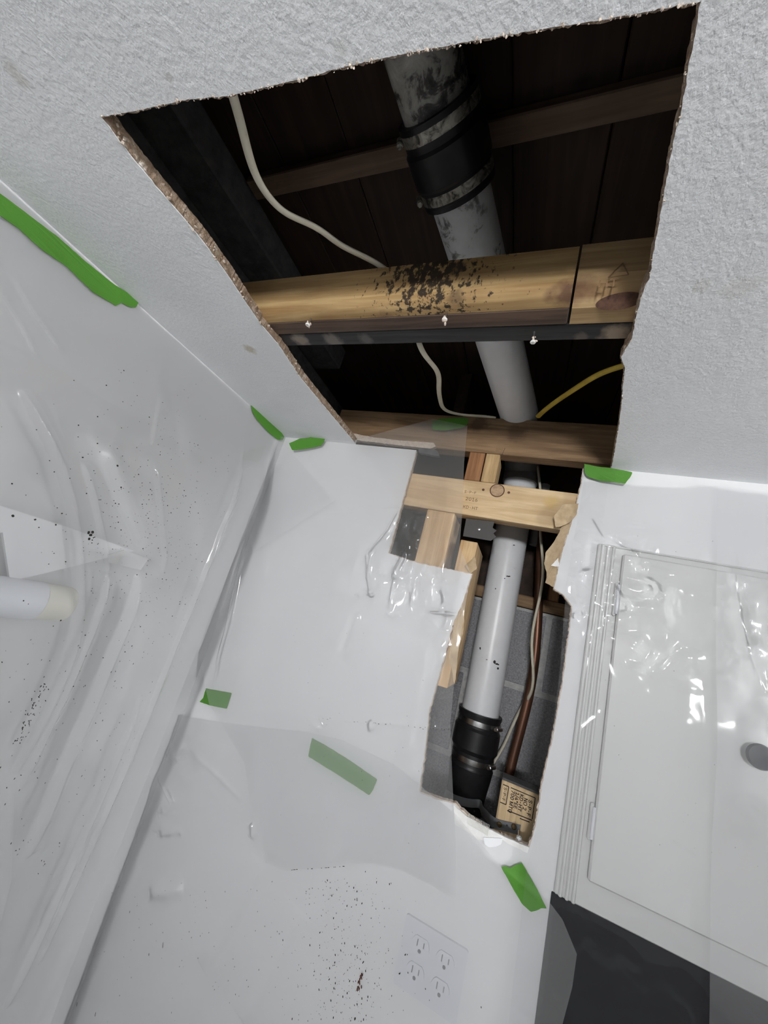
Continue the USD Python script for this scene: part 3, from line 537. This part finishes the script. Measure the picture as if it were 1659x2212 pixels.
for sx in (-.023, .023):
    for sz in (-.0195, .0195):
        f = obj('socket', prism(Point(ox + sx, oz + sz).buffer(.0165, 12).intersection(shapely.geometry.box(ox + sx - .02, oz + sz - .0135, ox + sx + .02, oz + sz + .0135)), -.0068, -.005, 'F'), M['outlet'], ot)
        obj('slot', cat_([box(ox + sx - .0068, ox + sx - .0052, -.0073, -.006, oz - ZC + sz - .001, oz - ZC + sz + .009), box(ox + sx + .0052, ox + sx + .0068, -.0073, -.006, oz - ZC + sz + .0, oz - ZC + sz + .008), prism(Point(ox + sx, oz + sz - .0065).buffer(.0028), -.0073, -.006, 'F')]), M['slot'], f)

# ------------------------------------------------------------------ things behind the left sheet
pb_ = onL([(-60, 1068), (0, 1092), (150, 1140), (290, 1190), (160, 1223), (22, 1256), (6, 1150), (-60, 1160)], .035)
obj('white_board', prism(Polygon(pb_), .028, .035, 'L'), M['white'], None, 'white pointed board behind the left plastic sheet', 'board')
rl = thing('white_tube', 'white tube with a cream end behind the left plastic sheet', 'tube')
e = on(148, 1305, 'x', .034); r_ = .030
f0 = np.array([.034, e[1], e[2]]); dd = np.array([0, -1, .02])
obj('tube_end', lathe_axis(f0, dd, [(0, 0), (r_ * .7, 0), (r_ * .93, .003), (r_, .008), (r_, .05)], 40), M['roll_cream'], rl, label='cream coloured end')
obj('tube_body', lathe_axis(f0, dd, [(r_ - .001, .05), (r_ + .001, .051), (r_ + .001, .6), (0, .6)], 40), M['roll'], rl)

# ------------------------------------------------------------------ green masking tape
def tape(px, plane, off, label, seed, lift=.0012, over=None):
    f = {'F': onF, 'L': onL, 'C': onC}[plane]
    if plane == 'C': pts = f(px, -abs(off))
    else: pts = f(px, -abs(off) if plane == 'F' else abs(off))
    c = ragged(pts, .0006, step=.003, seed=seed, closed=True, freq=200); poly = Polygon(c).buffer(0)
    if poly.geom_type != 'Polygon': poly = max(poly.geoms, key=lambda g_: g_.area)
    m = trimesh.creation.extrude_polygon(poly, .0004, engine='earcut')
    for _ in range(2): m = m.subdivide()
    v = np.array(m.vertices); w = v[:, 2] + (meshkit.fbm(np.c_[v[:, :2] * 60, v[:, 0] * 0], 2, seed) - .3) * lift
    if over is not None: w = w + over(v[:, 0], v[:, 1]) + .0006 - abs(off)
    n = {'F': np.c_[v[:, 0], -abs(off) - w, v[:, 1]], 'L': np.c_[abs(off) + w, v[:, 0], v[:, 1]], 'C': np.c_[v[:, :2], ZC - abs(off) - w]}[plane]
    return obj('masking_tape', fixvol(trimesh.Trimesh(n, m.faces, process=False)), M['tape'], None, label, 'tape', smooth=True)
tape([(934, 910), (950, 905), (1000, 902), (1013, 906), (1010, 916), (1000, 924), (960, 930), (934, 928)], 'F', .002, 'dark green tape piece stuck on the brown header', 44)
tape([(445, 1487), (501, 1497), (490, 1531), (455, 1524), (431, 1516), (439, 1508)], 'F', .0015, 'small squarish green tape piece low on the front wall', 46, .0004)
tape([(674, 1594), (700, 1608), (760, 1645), (815, 1684), (806, 1706), (798, 1718), (740, 1680), (666, 1634), (670, 1610)], 'F', .0015, 'slanted pale green tape strip beneath the plastic on the wall', 47, .0004)

# ------------------------------------------------------------------ clear plastic sheets
def ridges(U, V, folds):
    """folds: (polyline in plane coordinates, half width, height, one-sided) -> relief"""
    out = np.zeros_like(U)
    for line, w, h, mode in folds:
        line = np.asarray(line); best = np.full(U.shape, 1e9); sgn = np.zeros_like(U); tpos = np.zeros_like(U); L = np.r_[0, np.cumsum(np.linalg.norm(np.diff(line, axis=0), axis=1))]
        for i in range(len(line) - 1):
            a, b = line[i], line[i + 1]; d = b - a; l2 = d @ d
            t = np.clip(((U - a[0]) * d[0] + (V - a[1]) * d[1]) / l2, 0, 1); dx, dy = U - a[0] - t * d[0], V - a[1] - t * d[1]; dist = np.hypot(dx, dy); k = dist < best
            best[k] = dist[k]; sgn[k] = np.sign(d[0] * dy - d[1] * dx)[k]; tpos[k] = ((L[i] + t * math.sqrt(l2)) / L[-1])[k]
        fade = np.clip(np.minimum(tpos, 1 - tpos) * 8, 0, 1) ** .5
        if mode == 'step': out += h * fade * np.exp(-(best / w)) * np.where(sgn > 0, 1, 0) + h * fade * np.exp(-(best / (w * .18)) ** 2) * np.where(sgn > 0, 0, 1)
        elif mode == 'sharp': out += h * fade * np.exp(-best / w)
        else: out += h * fade * np.exp(-(best / w) ** 2)
    return out
def crinkle(U, V, sc, seed, stretch=(1, 1)):
    w = meshkit.noise(np.stack([U * sc * .6, V * sc * .6, np.zeros_like(U)], -1), seed + 5) - .5
    n = meshkit.noise(np.stack([U * sc * stretch[0] + w * 1.3, V * sc * stretch[1] - w, np.zeros_like(U)], -1), seed); return 1 - np.sqrt((2 * n - 1) ** 2 + .02) * 1.8
def blob(U, V, c, r): return np.exp(-(((U - c[0]) / r[0]) ** 2 + ((V - c[1]) / r[1]) ** 2))
def specks(parent, pos_fn, spots, normal, name='dirt_speck', m='speck'):
    """flat splashed dots lying on the sheet: (u, v, length, width, angle)"""
    base = trimesh.creation.icosphere(0, 1.); n = np.asarray(normal, float); ms = []
    e1 = np.cross(n, (0, 0, 1)); e1 /= np.linalg.norm(e1); e2 = np.cross(n, e1)
    for (p, l, w, a) in spots:
        d1 = math.cos(a) * e1 + math.sin(a) * e2; d2 = np.cross(n, d1); b = base.vertices
        ms.append(trimesh.Trimesh(np.asarray(p) + b[:, :1] * d1 * l + b[:, 1:2] * d2 * w + b[:, 2:] * n * .0002, base.faces, process=False))
    return obj(name, cat_(ms), M[m], parent, kind='stuff', smooth=False)

# left sheet
zt_, zb_ = ZC - .004, ZC - 1.75
edge = np.array([onL([p], .03)[0] for p in ((612, 952), (560, 1040), (521, 1100), (455, 1253), (386, 1427), (300, 1640), (180, 1930), (75, 2212))])
nu, nv = 300, 380
vv = np.linspace(0, 1, nv)[None, :]; uu = np.linspace(0, 1, nu)[:, None]
Vz = zt_ + (zb_ - zt_) * vv + 0 * uu
yr = np.interp(-Vz, -edge[:, 1], edge[:, 0]); yr = np.minimum(yr, -.002); Uy = -1.15 + (yr + 1.15) * uu
fL = lambda px: onL(px, .07)
folds_L0 = [(fL([(45, 840), (75, 900), (100, 950), (125, 1005), (143, 1065), (155, 1130), (163, 1190), (167, 1250), (168, 1310), (160, 1365), (145, 1420), (118, 1490), (80, 1570), (30, 1670)]), .020, .010, 'step'),
           (fL([(175, 1000), (195, 1070), (210, 1130), (225, 1200), (232, 1235)]), .014, .005, 'step'), (fL([(232, 1240), (215, 1300), (180, 1380), (140, 1470), (95, 1570), (40, 1700)]), .016, .008, 'step'),
           (fL([(300, 1240), (275, 1320), (240, 1400), (190, 1520), (120, 1680), (50, 1850)]), .030, .012, 'step'), (fL([(335, 1010), (345, 1100), (352, 1200), (345, 1240)]), .012, .004, 'step'), (fL([(368, 860), (345, 920), (330, 960)]), .008, .004, 'step'),
           (fL([(230, 960), (270, 1070), (320, 1180)]), .02, .005, 'g'), (fL([(555, 960), (510, 1060), (460, 1180), (400, 1330), (330, 1500), (200, 1800), (80, 2080)]), .012, .006, 'step'),
           (fL([(20, 1700), (10, 1900), (-40, 2100)]), .02, .006, 'step'), (fL([(300, 1500), (200, 1740), (90, 2000), (10, 2180)]), .02, .007, 'step'), (fL([(60, 590), (100, 680), (150, 760)]), .012, .004, 'step'), (fL([(20, 620), (60, 700), (90, 770)]), .010, .003, 'step'),
           (fL([(400, 740), (375, 830), (380, 900)]), .02, .004, 'g')]
folds_L = [(l_, w_ * .8, h_ * 1.8, m_) for l_, w_, h_, m_ in folds_L0]
s_ = np.clip((zt_ - Vz) / .30, 0, 1); s_ = s_ * s_ * (3 - 2 * s_)
def reliefL(U, V):
    t = np.clip((zt_ - V) / .30, 0, 1); t = t * t * (3 - 2 * t)
    r = .0035 + .068 * t + t * ridges(U, V, folds_L) + t * .010 * (meshkit.fbm(np.stack([U * 5, V * 2.5, U * 0], -1), 3, 51) - .5)
    return r + .0022 * crinkle(U, V, 12, 52, (1, .35)) * (.3 + t)
RL = reliefL(Uy, Vz)
shL = thing('plastic_sheet', 'milky plastic sheet hanging over the left wall with fanned folds', 'plastic sheet')
obj('film', grid_mesh(np.stack([RL, Uy, Vz], -1)), M['film_left'], shL, smooth=True)
rg = np.random.default_rng(21); spL = []; spL2 = []
q4 = [onF([p_], -.03)[0] for p_ in ((611, 957), (722, 1080), (545, 1192), (530, 1120))]
fu, fv = np.meshgrid(np.linspace(0, 1, 60), np.linspace(0, 1, 60), indexing='ij')
Fp = (1 - fu)[..., None] * ((1 - fv)[..., None] * q4[0] + fv[..., None] * q4[3]) + fu[..., None] * ((1 - fv)[..., None] * q4[1] + fv[..., None] * q4[2])
Fy = -.026 - .006 * np.sin(fu * 3) + .008 * (meshkit.fbm(np.stack([Fp[..., 0] * 14, Fp[..., 1] * 8, fu * 0], -1), 3, 57) - .5)
obj('corner_flap', grid_mesh(np.stack([np.maximum(Fp[..., 0], .004), Fy, Fp[..., 1]], -1)), M['film_b'], shL, smooth=True, label='folded plastic flap lapping past the corner')
def addL(u, v, l, w, a, lst):
    p = onL([(u, v)], .075)[0]; r = float(reliefL(np.array([[p[0]]]), np.array([[p[1]]]))[0, 0]); lst.append(((r + .0008, p[0], p[1]), l * 1.6, w * 1.6, a))
for u, v, s in ((30, 1115, 2.6), (188, 1149, 3.), (198, 1149, 3.4), (193, 1155, 3.4), (189, 1163, 3.), (187, 1151, 2.), (200, 1161, 1.4), (203, 1160, 1.3), (197, 1166, 1.4), (196, 1172, 1.3), (78, 1123, 2.), (122, 1134, 1.8), (86, 1140, 1.3), (210, 1175, 1.1), (248, 1005, 2.4), (257, 1052, 2.), (211, 958, 1.6), (178, 988, 1.8), (266, 1217, 1.6), (135, 1342, 1.7), (0, 1395, 2.), (56, 1300, 1.4), (310, 1044, 1.2), (358, 1252, 1.4), (331, 1069, 1.3), (325, 1080, 1.2), (350, 983, 1.3), (120, 1020, 1.3), (404, 981, 1.2), (505, 1014, 1.1), (505, 1020, 1.), (469, 991, 1.1), (395, 1070, 1.2), (397, 1073, 1.), (425, 1054, 1.1)):
    addL(u, v, .00052 * s * 1.15, .00052 * s * .85, rg.uniform(0, 3), spL)
for _ in range(520):
    u, v = rg.normal(330, 110), rg.normal(1130, 150)
    if 0 < u < 520 - (v - 1000) * .3 and 780 < v: s = rg.choice([.6, .8, 1., 1.4], p=[.4, .3, .2, .1]); addL(u, v, .00062 * s, .0005 * s, rg.uniform(0, 3), spL)
for _ in range(170):
    u, v = rg.uniform(0, 330), rg.uniform(1380, 1900)
    if u < 350 - (v - 1450) * .4: s = rg.uniform(.4, 1.1); addL(u, v, .0011 * s, .0004 * s, rg.normal(1.75, .35), spL)
for k in range(60):
    t = rg.uniform(0, 1); u, v = 100 - 60 * t + rg.normal(0, 6), 1480 + 130 * t + rg.normal(0, 5); addL(u, v, .0010 * rg.uniform(.5, 1.3), .0004, rg.normal(1.8, .3), spL)
specks(shL, None, spL, (1, 0, 0))

# lower front sheet
def grid_sheet(left, right, topf, botf, nu, nv):
    """warped grid: left(z), right(z), topf(x), botf(x)"""
    u = np.linspace(0, 1, nu)[:, None] + np.zeros((1, nv)); v = np.linspace(0, 1, nv)[None, :] + np.zeros((nu, 1))
    X = np.full((nu, nv), .5); Z = np.full((nu, nv), ZC - .5)
    for _ in range(40):
        Z = topf(X) + (botf(X) - topf(X)) * v; X = left(Z) + (right(Z) - left(Z)) * u
    return X, Z
def zfun(px, y):                                     # x as a function of z through points on the front wall
    q = onF(px, y); o = np.argsort(q[:, 1]); return lambda Z: np.interp(Z, q[o, 1], q[o, 0])
def xfun(px, y):
    q = onF(px, y); o = np.argsort(q[:, 0]); return lambda X: np.interp(X, q[o, 0], q[o, 1])
fF = lambda px, y=-.012: onF(px, y)
yl = -.006
top_l = xfun([(330, 1530), (450, 1555), (560, 1570), (660, 1580), (740, 1598), (850, 1650), (985, 1758), (1030, 1810), (1085, 1872), (1130, 1915), (1185, 1945), (1215, 1985), (1246, 2060)], yl)
X, Z = grid_sheet(lambda z: .006 + 0 * z, zfun([(1230, 2010), (1246, 2060), (1236, 2130), (1214, 2212), (1180, 2400)], yl), top_l, lambda x: ZC - 1.75 + 0 * x, 420, 420)
folds_low = [(fF([(560, 1860), (500, 1980), (430, 2090)]), .02, .004, 'g'), (fF([(1090, 1950), (1100, 2050), (1085, 2212)]), .02, .0012, 'g'), (fF([(990, 1762), (1085, 1880), (1190, 1960)]), .006, .002, 'g'), (fF([(380, 1500), (300, 1700), (180, 2000)]), .02, .008, 'g'), (fF([(640, 1960), (590, 2080), (520, 2212)]), .04, .004, 'g'), (fF([(300, 1640), (360, 1720), (340, 1800)]), .03, .006, 'g')]
folds_low += [(fF(p_), w_ * 1.1, h_ * 1.15, 'g') for p_, w_, h_ in (([(349, 1673), (364, 1705), (378, 1737)], .006, .005), ([(378, 1737), (362, 1750), (346, 1757)], .006, .004), ([(362, 1622), (382, 1640), (408, 1616)], .007, .005), ([(372, 1538), (415, 1545), (460, 1530)], .006, .004), ([(539, 1780), (543, 1800), (538, 1812)], .007, .005), ([(340, 1806), (384, 1796), (388, 1808)], .006, .004), ([(318, 1935), (350, 1928), (392, 1922)], .012, .005), ([(430, 1640), (480, 1690), (520, 1730)], .005, .0018))]
def reliefW(U, V): return .0072 + ridges(U, V, folds_low) + .005 * (meshkit.fbm(np.stack([U * 6, V * 5, U * 0], -1), 3, 61) - .4) + .007 * np.clip(1 - U / .15, 0, 1) + .003 * blob(U, V, fF([(350, 1930)])[0], (.03, .015)) * crinkle(U, V, 30, 62) + .0055 * blob(U, V, fF([(420, 1640)])[0], (.07, .09)) * crinkle(U, V, 22, 63)
RW = np.maximum(reliefW(X, Z), .0062)
shW = thing('plastic_sheet', 'lower milky plastic sheet over the outlet with splashed dark specks', 'plastic sheet')
obj('film', grid_mesh(np.stack([X, -RW, Z], -1)), M['film_low'], shW, smooth=True)
spW, spR = [], []
def addF(u, v, l, w, a, lst, rel, y0=-.012):
    p = onF([(u, v)], y0)[0]; r = float(rel(np.array([[p[0]]]), np.array([[p[1]]]))[0, 0]); lst.append(((p[0], -max(r, .0062) - .0008, p[1]), l * 1.4, w * 1.5, a))
for _ in range(330):
    u, v = rg.normal(745, 60), rg.uniform(1900, 2212)
    if v > 1880 + max(0, 700 - u): s = rg.choice([.5, .7, 1., 1.5], p=[.4, .3, .2, .1]); addF(u, v, .0010 * s, .00042 * s, rg.normal(1.75, .3), spW, reliefW)
for _ in range(130):
    u, v = rg.uniform(200, 860), rg.uniform(1900, 2212)
    if u > 420 - (v - 1450) * .42: s = rg.uniform(.4, 1.); addF(u, v, .0011 * s, .00042 * s, rg.normal(1.9, .3), spW, reliefW)
for u, v, l in ((348, 2045, .0045), (770, 1945, .0025), (788, 1885, .001), (318, 2065, .002), (205, 2192, .003), (168, 2168, .003), (280, 1970, .002), (441, 1948, .001), (765, 1945, .0012), (880, 2105, .0012), (1039, 2180, .0011), (918, 2140, .001)): addF(u, v, l, .0005, 1.95, spW, reliefW)
specks(shW, None, spW, (0, -1, 0))
for k in range(16):
    t = rg.uniform(0, 1); addF(783 - 12 * t + rg.normal(0, 2), 2100 + 45 * t, .0022, .0008, 1.8 + rg.normal(0, .2), spR, reliefW)
specks(shW, None, spR, (0, -1, 0), 'rust_speck', 'speck_red')

# middle sheet, over the left half of the wall hole
yb = -.012
leftB = zfun([(612, 948), (572, 1050), (530, 1140), (468, 1290), (436, 1400), (455, 1520), (530, 1650), (575, 1862)], yb)
rightB = zfun([(1010, 922), (1003, 1000), (999, 1110), (993, 1180), (1018, 1242), (1004, 1320), (992, 1400), (981, 1480), (973, 1560), (976, 1640), (980, 1735), (985, 1830), (985, 1943)], yb)
topB = xfun([(612, 948), (760, 953), (775, 950), (860, 926), (935, 906), (1010, 921)], yb)
botB = xfun([(575, 1862), (612, 1879), (650, 1881), (700, 1873), (760, 1863), (820, 1869), (870, 1881), (930, 1911), (985, 1943)], yb)
X, Z = grid_sheet(leftB, rightB, topB, botB, 320, 430)
folds_B = [(fF([(500, 1530), (690, 1551), (840, 1562), (982, 1576)]), .004, .0025, 'sharp'), (fF([(555, 1137), (530, 1215), (498, 1342), (470, 1440)]), .010, .006, 'step'), (fF([(570, 1150), (700, 1110), (860, 1100), (1000, 1118)]), .004, .0022, 'sharp'),
           (fF([(860, 1105), (835, 1150), (800, 1195), (793, 1245), (800, 1290)]), .010, .007, 'step'), (fF([(885, 1190), (865, 1215), (852, 1250)]), .010, .006, 'g'), (fF([(775, 1290), (800, 1278), (806, 1290)]), .004, .004, 'g'), (fF([(930, 1322), (975, 1326), (1000, 1330)]), .006, .006, 'step'), (fF([(945, 1260), (962, 1290), (970, 1326), (960, 1360)]), .007, .005, 'g'),
           (fF([(340, 1620), (430, 1680), (545, 1800)]), .003, .002, 'sharp'), (fF([(552, 1580), (548, 1700), (560, 1800), (580, 1860)]), .02, .006, 'g'), (fF([(640, 1530), (780, 1300), (760, 1450)]), .02, .002, 'g'), (fF([(690, 1545), (700, 1570)]), .006, .004, 'step'), (fF([(800, 1555), (795, 1580)]), .006, .004, 'step'),
           (fF([(640, 980), (715, 1080), (600, 1140)]), .008, .003, 'g'), (fF([(960, 1360), (935, 1480), (915, 1600), (905, 1740)]), .012, .005, 'g'), (fF([(985, 1110), (905, 1118), (870, 1100)]), .004, .002, 'sharp')]
folds_B += [(fF(p_), w_, h_, 'g') for p_, w_, h_ in (([(545, 1141), (522, 1240), (502, 1335), (464, 1492)], .006, .0055), ([(840, 1153), (815, 1175), (793, 1200), (794, 1247), (806, 1288)], .0055, .005), ([(806, 1288), (790, 1276), (771, 1286)], .005, .004),
    ([(885, 1175), (866, 1215), (853, 1241), (846, 1285), (843, 1323)], .006, .0055), ([(834, 1323), (848, 1331), (864, 1325)], .005, .004), ([(945, 1236), (957, 1262), (960, 1290), (953, 1321)], .006, .005), ([(925, 1324), (953, 1323), (988, 1330)], .005, .0045), ([(777, 1323), (759, 1379), (746, 1417)], .007, .004),
    ([(900, 1120), (892, 1150), (905, 1165)], .004, .004), ([(414, 1329), (600, 1332), (780, 1326)], .005, .0012), ([(960, 1400), (948, 1470), (935, 1530)], .008, .005), ([(795, 1560), (806, 1575)], .007, .005), ([(672, 1556), (690, 1575)], .007, .004))]
cB1, cB2, cB3, cB4 = fF([(880, 1255)])[0], fF([(900, 1140)])[0], fF([(955, 1420)])[0], fF([(925, 1650)])[0]
def reliefB(U, V):
    r = .0135 + ridges(U, V, folds_B) + .006 * (meshkit.fbm(np.stack([U * 6, V * 5, U * 0], -1), 3, 71) - .4)
    c = .0065 * blob(U, V, cB1, (.10, .07)) + .0030 * blob(U, V, cB2, (.05, .09)) + .0035 * blob(U, V, cB3, (.04, .13)) + .0025 * blob(U, V, cB4, (.05, .12)) + .0004
    r = r + c * crinkle(U, V, 22, 72, (1.4, .6)) + .3 * c * crinkle(U, V, 48, 73, (1.2, .5))
    return r + .012 * np.clip(1 - U / .12, 0, 1)
RB = np.maximum(reliefB(X, Z), .0092)
shB = thing('plastic_sheet', 'clear plastic sheet across the middle wall covering the left edge of the hole', 'plastic sheet')
obj('film', grid_mesh(np.stack([X, -RB, Z], -1)), M['film_b'], shB, smooth=True)
spB = []
for _ in range(110):
    u, v = rg.uniform(600, 960), rg.uniform(1080, 1850); s = rg.uniform(.35, .9); addF(u, v, .0009 * s, .0004 * s, rg.normal(1.9, .5), spB, reliefB)
for k in range(26):
    t = rg.uniform(0, 1); addF(692 + 290 * t, 1551 + 25 * t + rg.normal(0, 1.), .0008 * rg.uniform(.5, 1.8), .0003, rg.normal(.1, .2), spB, reliefB)
for k in range(22):
    t = rg.uniform(0, 1); addF(610 + 140 * t, 1879 - 10 * t, .0009, .0004, .2, spB, reliefB)
specks(shB, None, spB, (0, -1, 0))

# right sheet over the cabinet
yc = -.016
leftC = zfun([(1263, 1035), (1250, 1110), (1237, 1175), (1224, 1262), (1221, 1290), (1210, 1436), (1195, 1560), (1172, 1690), (1150, 1830), (1138, 1870), (1098, 2212), (1075, 2400)], yc)
topC = xfun([(1255, 1035), (1330, 1044), (1500, 1056), (1545, 1050), (1600, 1058), (1659, 1066), (1900, 1100)], yc)
X, Z = grid_sheet(leftC, lambda z: 1.60 + 0 * z, topC, lambda x: ZC - 1.6 + 0 * x, 330, 460)
folds_C = [(fF([(1590, 1180), (1600, 1270), (1612, 1340), (1630, 1420), (1648, 1500)], -.03), .016, .006, 'step'), (fF([(1285, 1110), (1310, 1150), (1370, 1180), (1385, 1200)], -.03), .010, .006, 'step'), (fF([(1320, 1250), (1340, 1290), (1350, 1320)], -.03), .008, .007, 'g'), (fF([(1385, 1205), (1390, 1245), (1420, 1265), (1432, 1290)], -.03), .008, .006, 'g'),
           (fF([(1245, 1085), (1225, 1200), (1218, 1300)], -.02), .010, .005, 'step'), (fF([(1350, 1420), (1380, 1430), (1420, 1400)], -.03), .010, .004, 'g'), (fF([(1235, 1590), (1300, 1535)], -.02), .003, .0015, 'sharp'), (fF([(1400, 1460), (1440, 1420), (1480, 1395)], -.03), .006, .004, 'g'), (fF([(1240, 1330), (1262, 1320)], -.02), .005, .005, 'g')]
cC = [fF([(1390, 1280)])[0], fF([(1310, 1230)])[0], fF([(1620, 1400)])[0], fF([(1420, 1420)])[0]]
def reliefC(U, V):
    r = .031 + ridges(U, V, folds_C) + .007 * (meshkit.fbm(np.stack([U * 6, V * 4, U * 0], -1), 3, 81) - .4) - .020 * np.clip(1 - (U - .84) / .07, 0, 1) - .013 * np.clip(1 - (ZC - .05 - V) / .1, 0, 1)
    c = .0048 * blob(U, V, cC[0], (.08, .09)) + .0045 * blob(U, V, cC[1], (.06, .10)) + .0045 * blob(U, V, cC[2], (.03, .13)) + .0025 * blob(U, V, cC[3], (.09, .05)) + .0035 * blob(U, V, (.888, ZC - .30), (.025, .10)) + .0006
    return r + c * crinkle(U, V, 24, 82, (1.0, 1.1)) + .3 * c * crinkle(U, V, 55, 83) + .021 * blob(U, V, (1.163, ZC - .494), (.09, .11))
RC_ = np.maximum(reliefC(X, Z), .0118)
shC = thing('plastic_sheet', 'clear crinkled plastic sheet over the white cabinet on the right', 'plastic sheet')
obj('film', grid_mesh(np.stack([X, -RC_, Z], -1)), M['film_c'], shC, smooth=True)
spC = []
for _ in range(40):
    u, v = rg.uniform(1240, 1640), rg.uniform(1150, 1900); s = rg.uniform(.3, .8); addF(u, v, .0008 * s, .0004 * s, rg.normal(1.6, .5), spC, reliefC, -.03)
specks(shC, None, spC, (0, -1, 0))
# far right overlapping sheet
X, Z = grid_sheet(zfun([(1556, 1060), (1549, 1150), (1541, 1500), (1534, 1900), (1530, 2212), (1527, 2400)], -.035), lambda z: 1.60 + 0 * z, topC, lambda x: ZC - 1.6 + 0 * x, 120, 260)
def reliefD(U, V): return reliefC(U, V) + .0045 + .002 * meshkit.fbm(np.stack([U * 9, V * 5, U * 0], -1), 2, 91)
shD = thing('plastic_sheet', 'second plastic layer with a straight vertical edge over the cabinet knob', 'plastic sheet')
obj('film', grid_mesh(np.stack([X, -reliefD(X, Z), Z], -1)), film_mat('film_far', .10), shD, smooth=True)
# tape that lies on the sheets
tape([(-60, 370), (0, 417), (60, 462), (130, 515), (190, 568), (250, 616), (302, 647), (294, 664), (278, 663), (262, 654), (250, 661), (200, 632), (140, 574), (90, 542), (40, 496), (0, 468), (-60, 420)], 'L', .006, 'long strip of green tape along the top of the left wall', 41, over=lambda U, V: np.maximum(reliefL(U, V), 0))
tape([(543, 876), (553, 877), (575, 893), (598, 918), (615, 944), (611, 951), (600, 950), (580, 934), (556, 908), (547, 893)], 'L', .006, 'short green tape piece on the left wall just before the corner', 42, over=lambda U, V: np.maximum(reliefL(U, V), 0))
tape([(628, 961), (650, 950), (680, 945), (703, 944), (701, 954), (695, 963), (660, 971), (634, 975)], 'F', .0145, 'short green tape piece on the front wall just past the corner', 43, over=lambda U, V: np.maximum(reliefB(U, V), .0092))
tape([(1262, 1002), (1300, 1010), (1365, 1022), (1362, 1030), (1349, 1047), (1300, 1040), (1270, 1030), (1263, 1022)], 'F', .0125, 'green tape piece at the right corner of the ceiling hole', 45, over=lambda U, V: np.maximum(reliefC(U, V), .0118))
tape([(1083, 1872), (1091, 1870), (1103, 1874), (1111, 1869), (1127, 1863), (1137, 1880), (1160, 1920), (1178, 1956), (1181, 1962), (1170, 1961), (1160, 1966), (1147, 1970), (1128, 1953), (1110, 1922)], 'F', .0085, 'folded green tape below the wall hole, half under plastic', 48, over=lambda U, V: np.maximum(reliefW(U, V), .0062))
# clear tab caught in the left sheet
tb = onL([(233, 1198), (268, 1188), (320, 1206), (303, 1231), (235, 1215)], .08)
obj('clear_tab', prism(Polygon(tb), .079, .0815, 'L'), film_mat('film_tab', .35, rough=.05, gloss=2.), None, 'small clear plastic tab at the tip of the white board', 'plastic tab')

# ------------------------------------------------------------------ unseen work light and added fill globe
aim = np.array([(.72 - LAMP_POS[0]), (0 - LAMP_POS[1]), 0]); aim /= np.linalg.norm(aim); side = np.cross(aim, (0, 0, 1))
tl = math.radians(LAMP_TILT); fw = aim * math.cos(tl) + np.array([0, 0, 1]) * math.sin(tl); upv = np.cross(side, fw)
def lamp_box(w, h, d0, d1, off=(0, 0)):
    m = trimesh.creation.box((w, h, d1 - d0)); v = m.vertices; m.vertices = (v[:, :1] + off[0]) * side + (v[:, 1:2] + off[1]) * upv + (v[:, 2:] + (d0 + d1) / 2) * fw; return m
lp = thing('unseen_work_light', 'unseen LED work light behind the viewer, placed to light the wall and hole', 'work light', LAMP_POS)  # out of view; place, tilt and strength chosen to light the hole
obj('lens', fixvol(lamp_box(LAMP_W, LAMP_HT, 0, .004)), M['lamp'], lp)
obj('housing', fixvol(cat_([fixvol(lamp_box(LAMP_W + .04, LAMP_HT + .04, -.05, -.001))])), M['plate'], lp)
for o_ in ((0, LAMP_HT / 2 + .012), (0, -LAMP_HT / 2 - .012)): obj('bezel', fixvol(lamp_box(LAMP_W + .04, .016, -.001, .012, o_)), M['plate'], lp)
pz = -(LAMP_POS[2]); base = -fw * .09
obj('pole', tube([base + (0, 0, -.02), (base[0], base[1], pz + .35)], .014, 16), M['steel'], lp)
obj('bracket', tube([-fw * .045 - upv * .05, base + (0, 0, -.03)], .012, 10), M['plate'], lp)
for k in range(3):
    a = 2 * math.pi * k / 3; obj('leg', tube([(base[0], base[1], pz + .5), (base[0] + .45 * math.cos(a), base[1] + .45 * math.sin(a), pz + .012)], .011, 10), M['steel'], lp)
cl = thing('fill_lamp', 'added globe fill lamp by the right wall, out of view', 'lamp', FILL_POS)  # added fill light, brightens the left wall and its sheet
gm = trimesh.creation.icosphere(2, .095); gm.apply_translation((-.06, 0, 0)); obj('globe', gm, mat('fill_glow', {'e': ('emission', {'color': (.985, .99, 1.0), 'strength': FILL_POWER})}, [], 'e.emission'), cl, smooth=True)
obj('base', lathe_axis((.025, 0, 0), (1, 0, 0), [(0, 0), (.04, 0), (.06, .006), (.06, .0445), (0, .0445)], 40), M['fill_lamp_base'], cl)
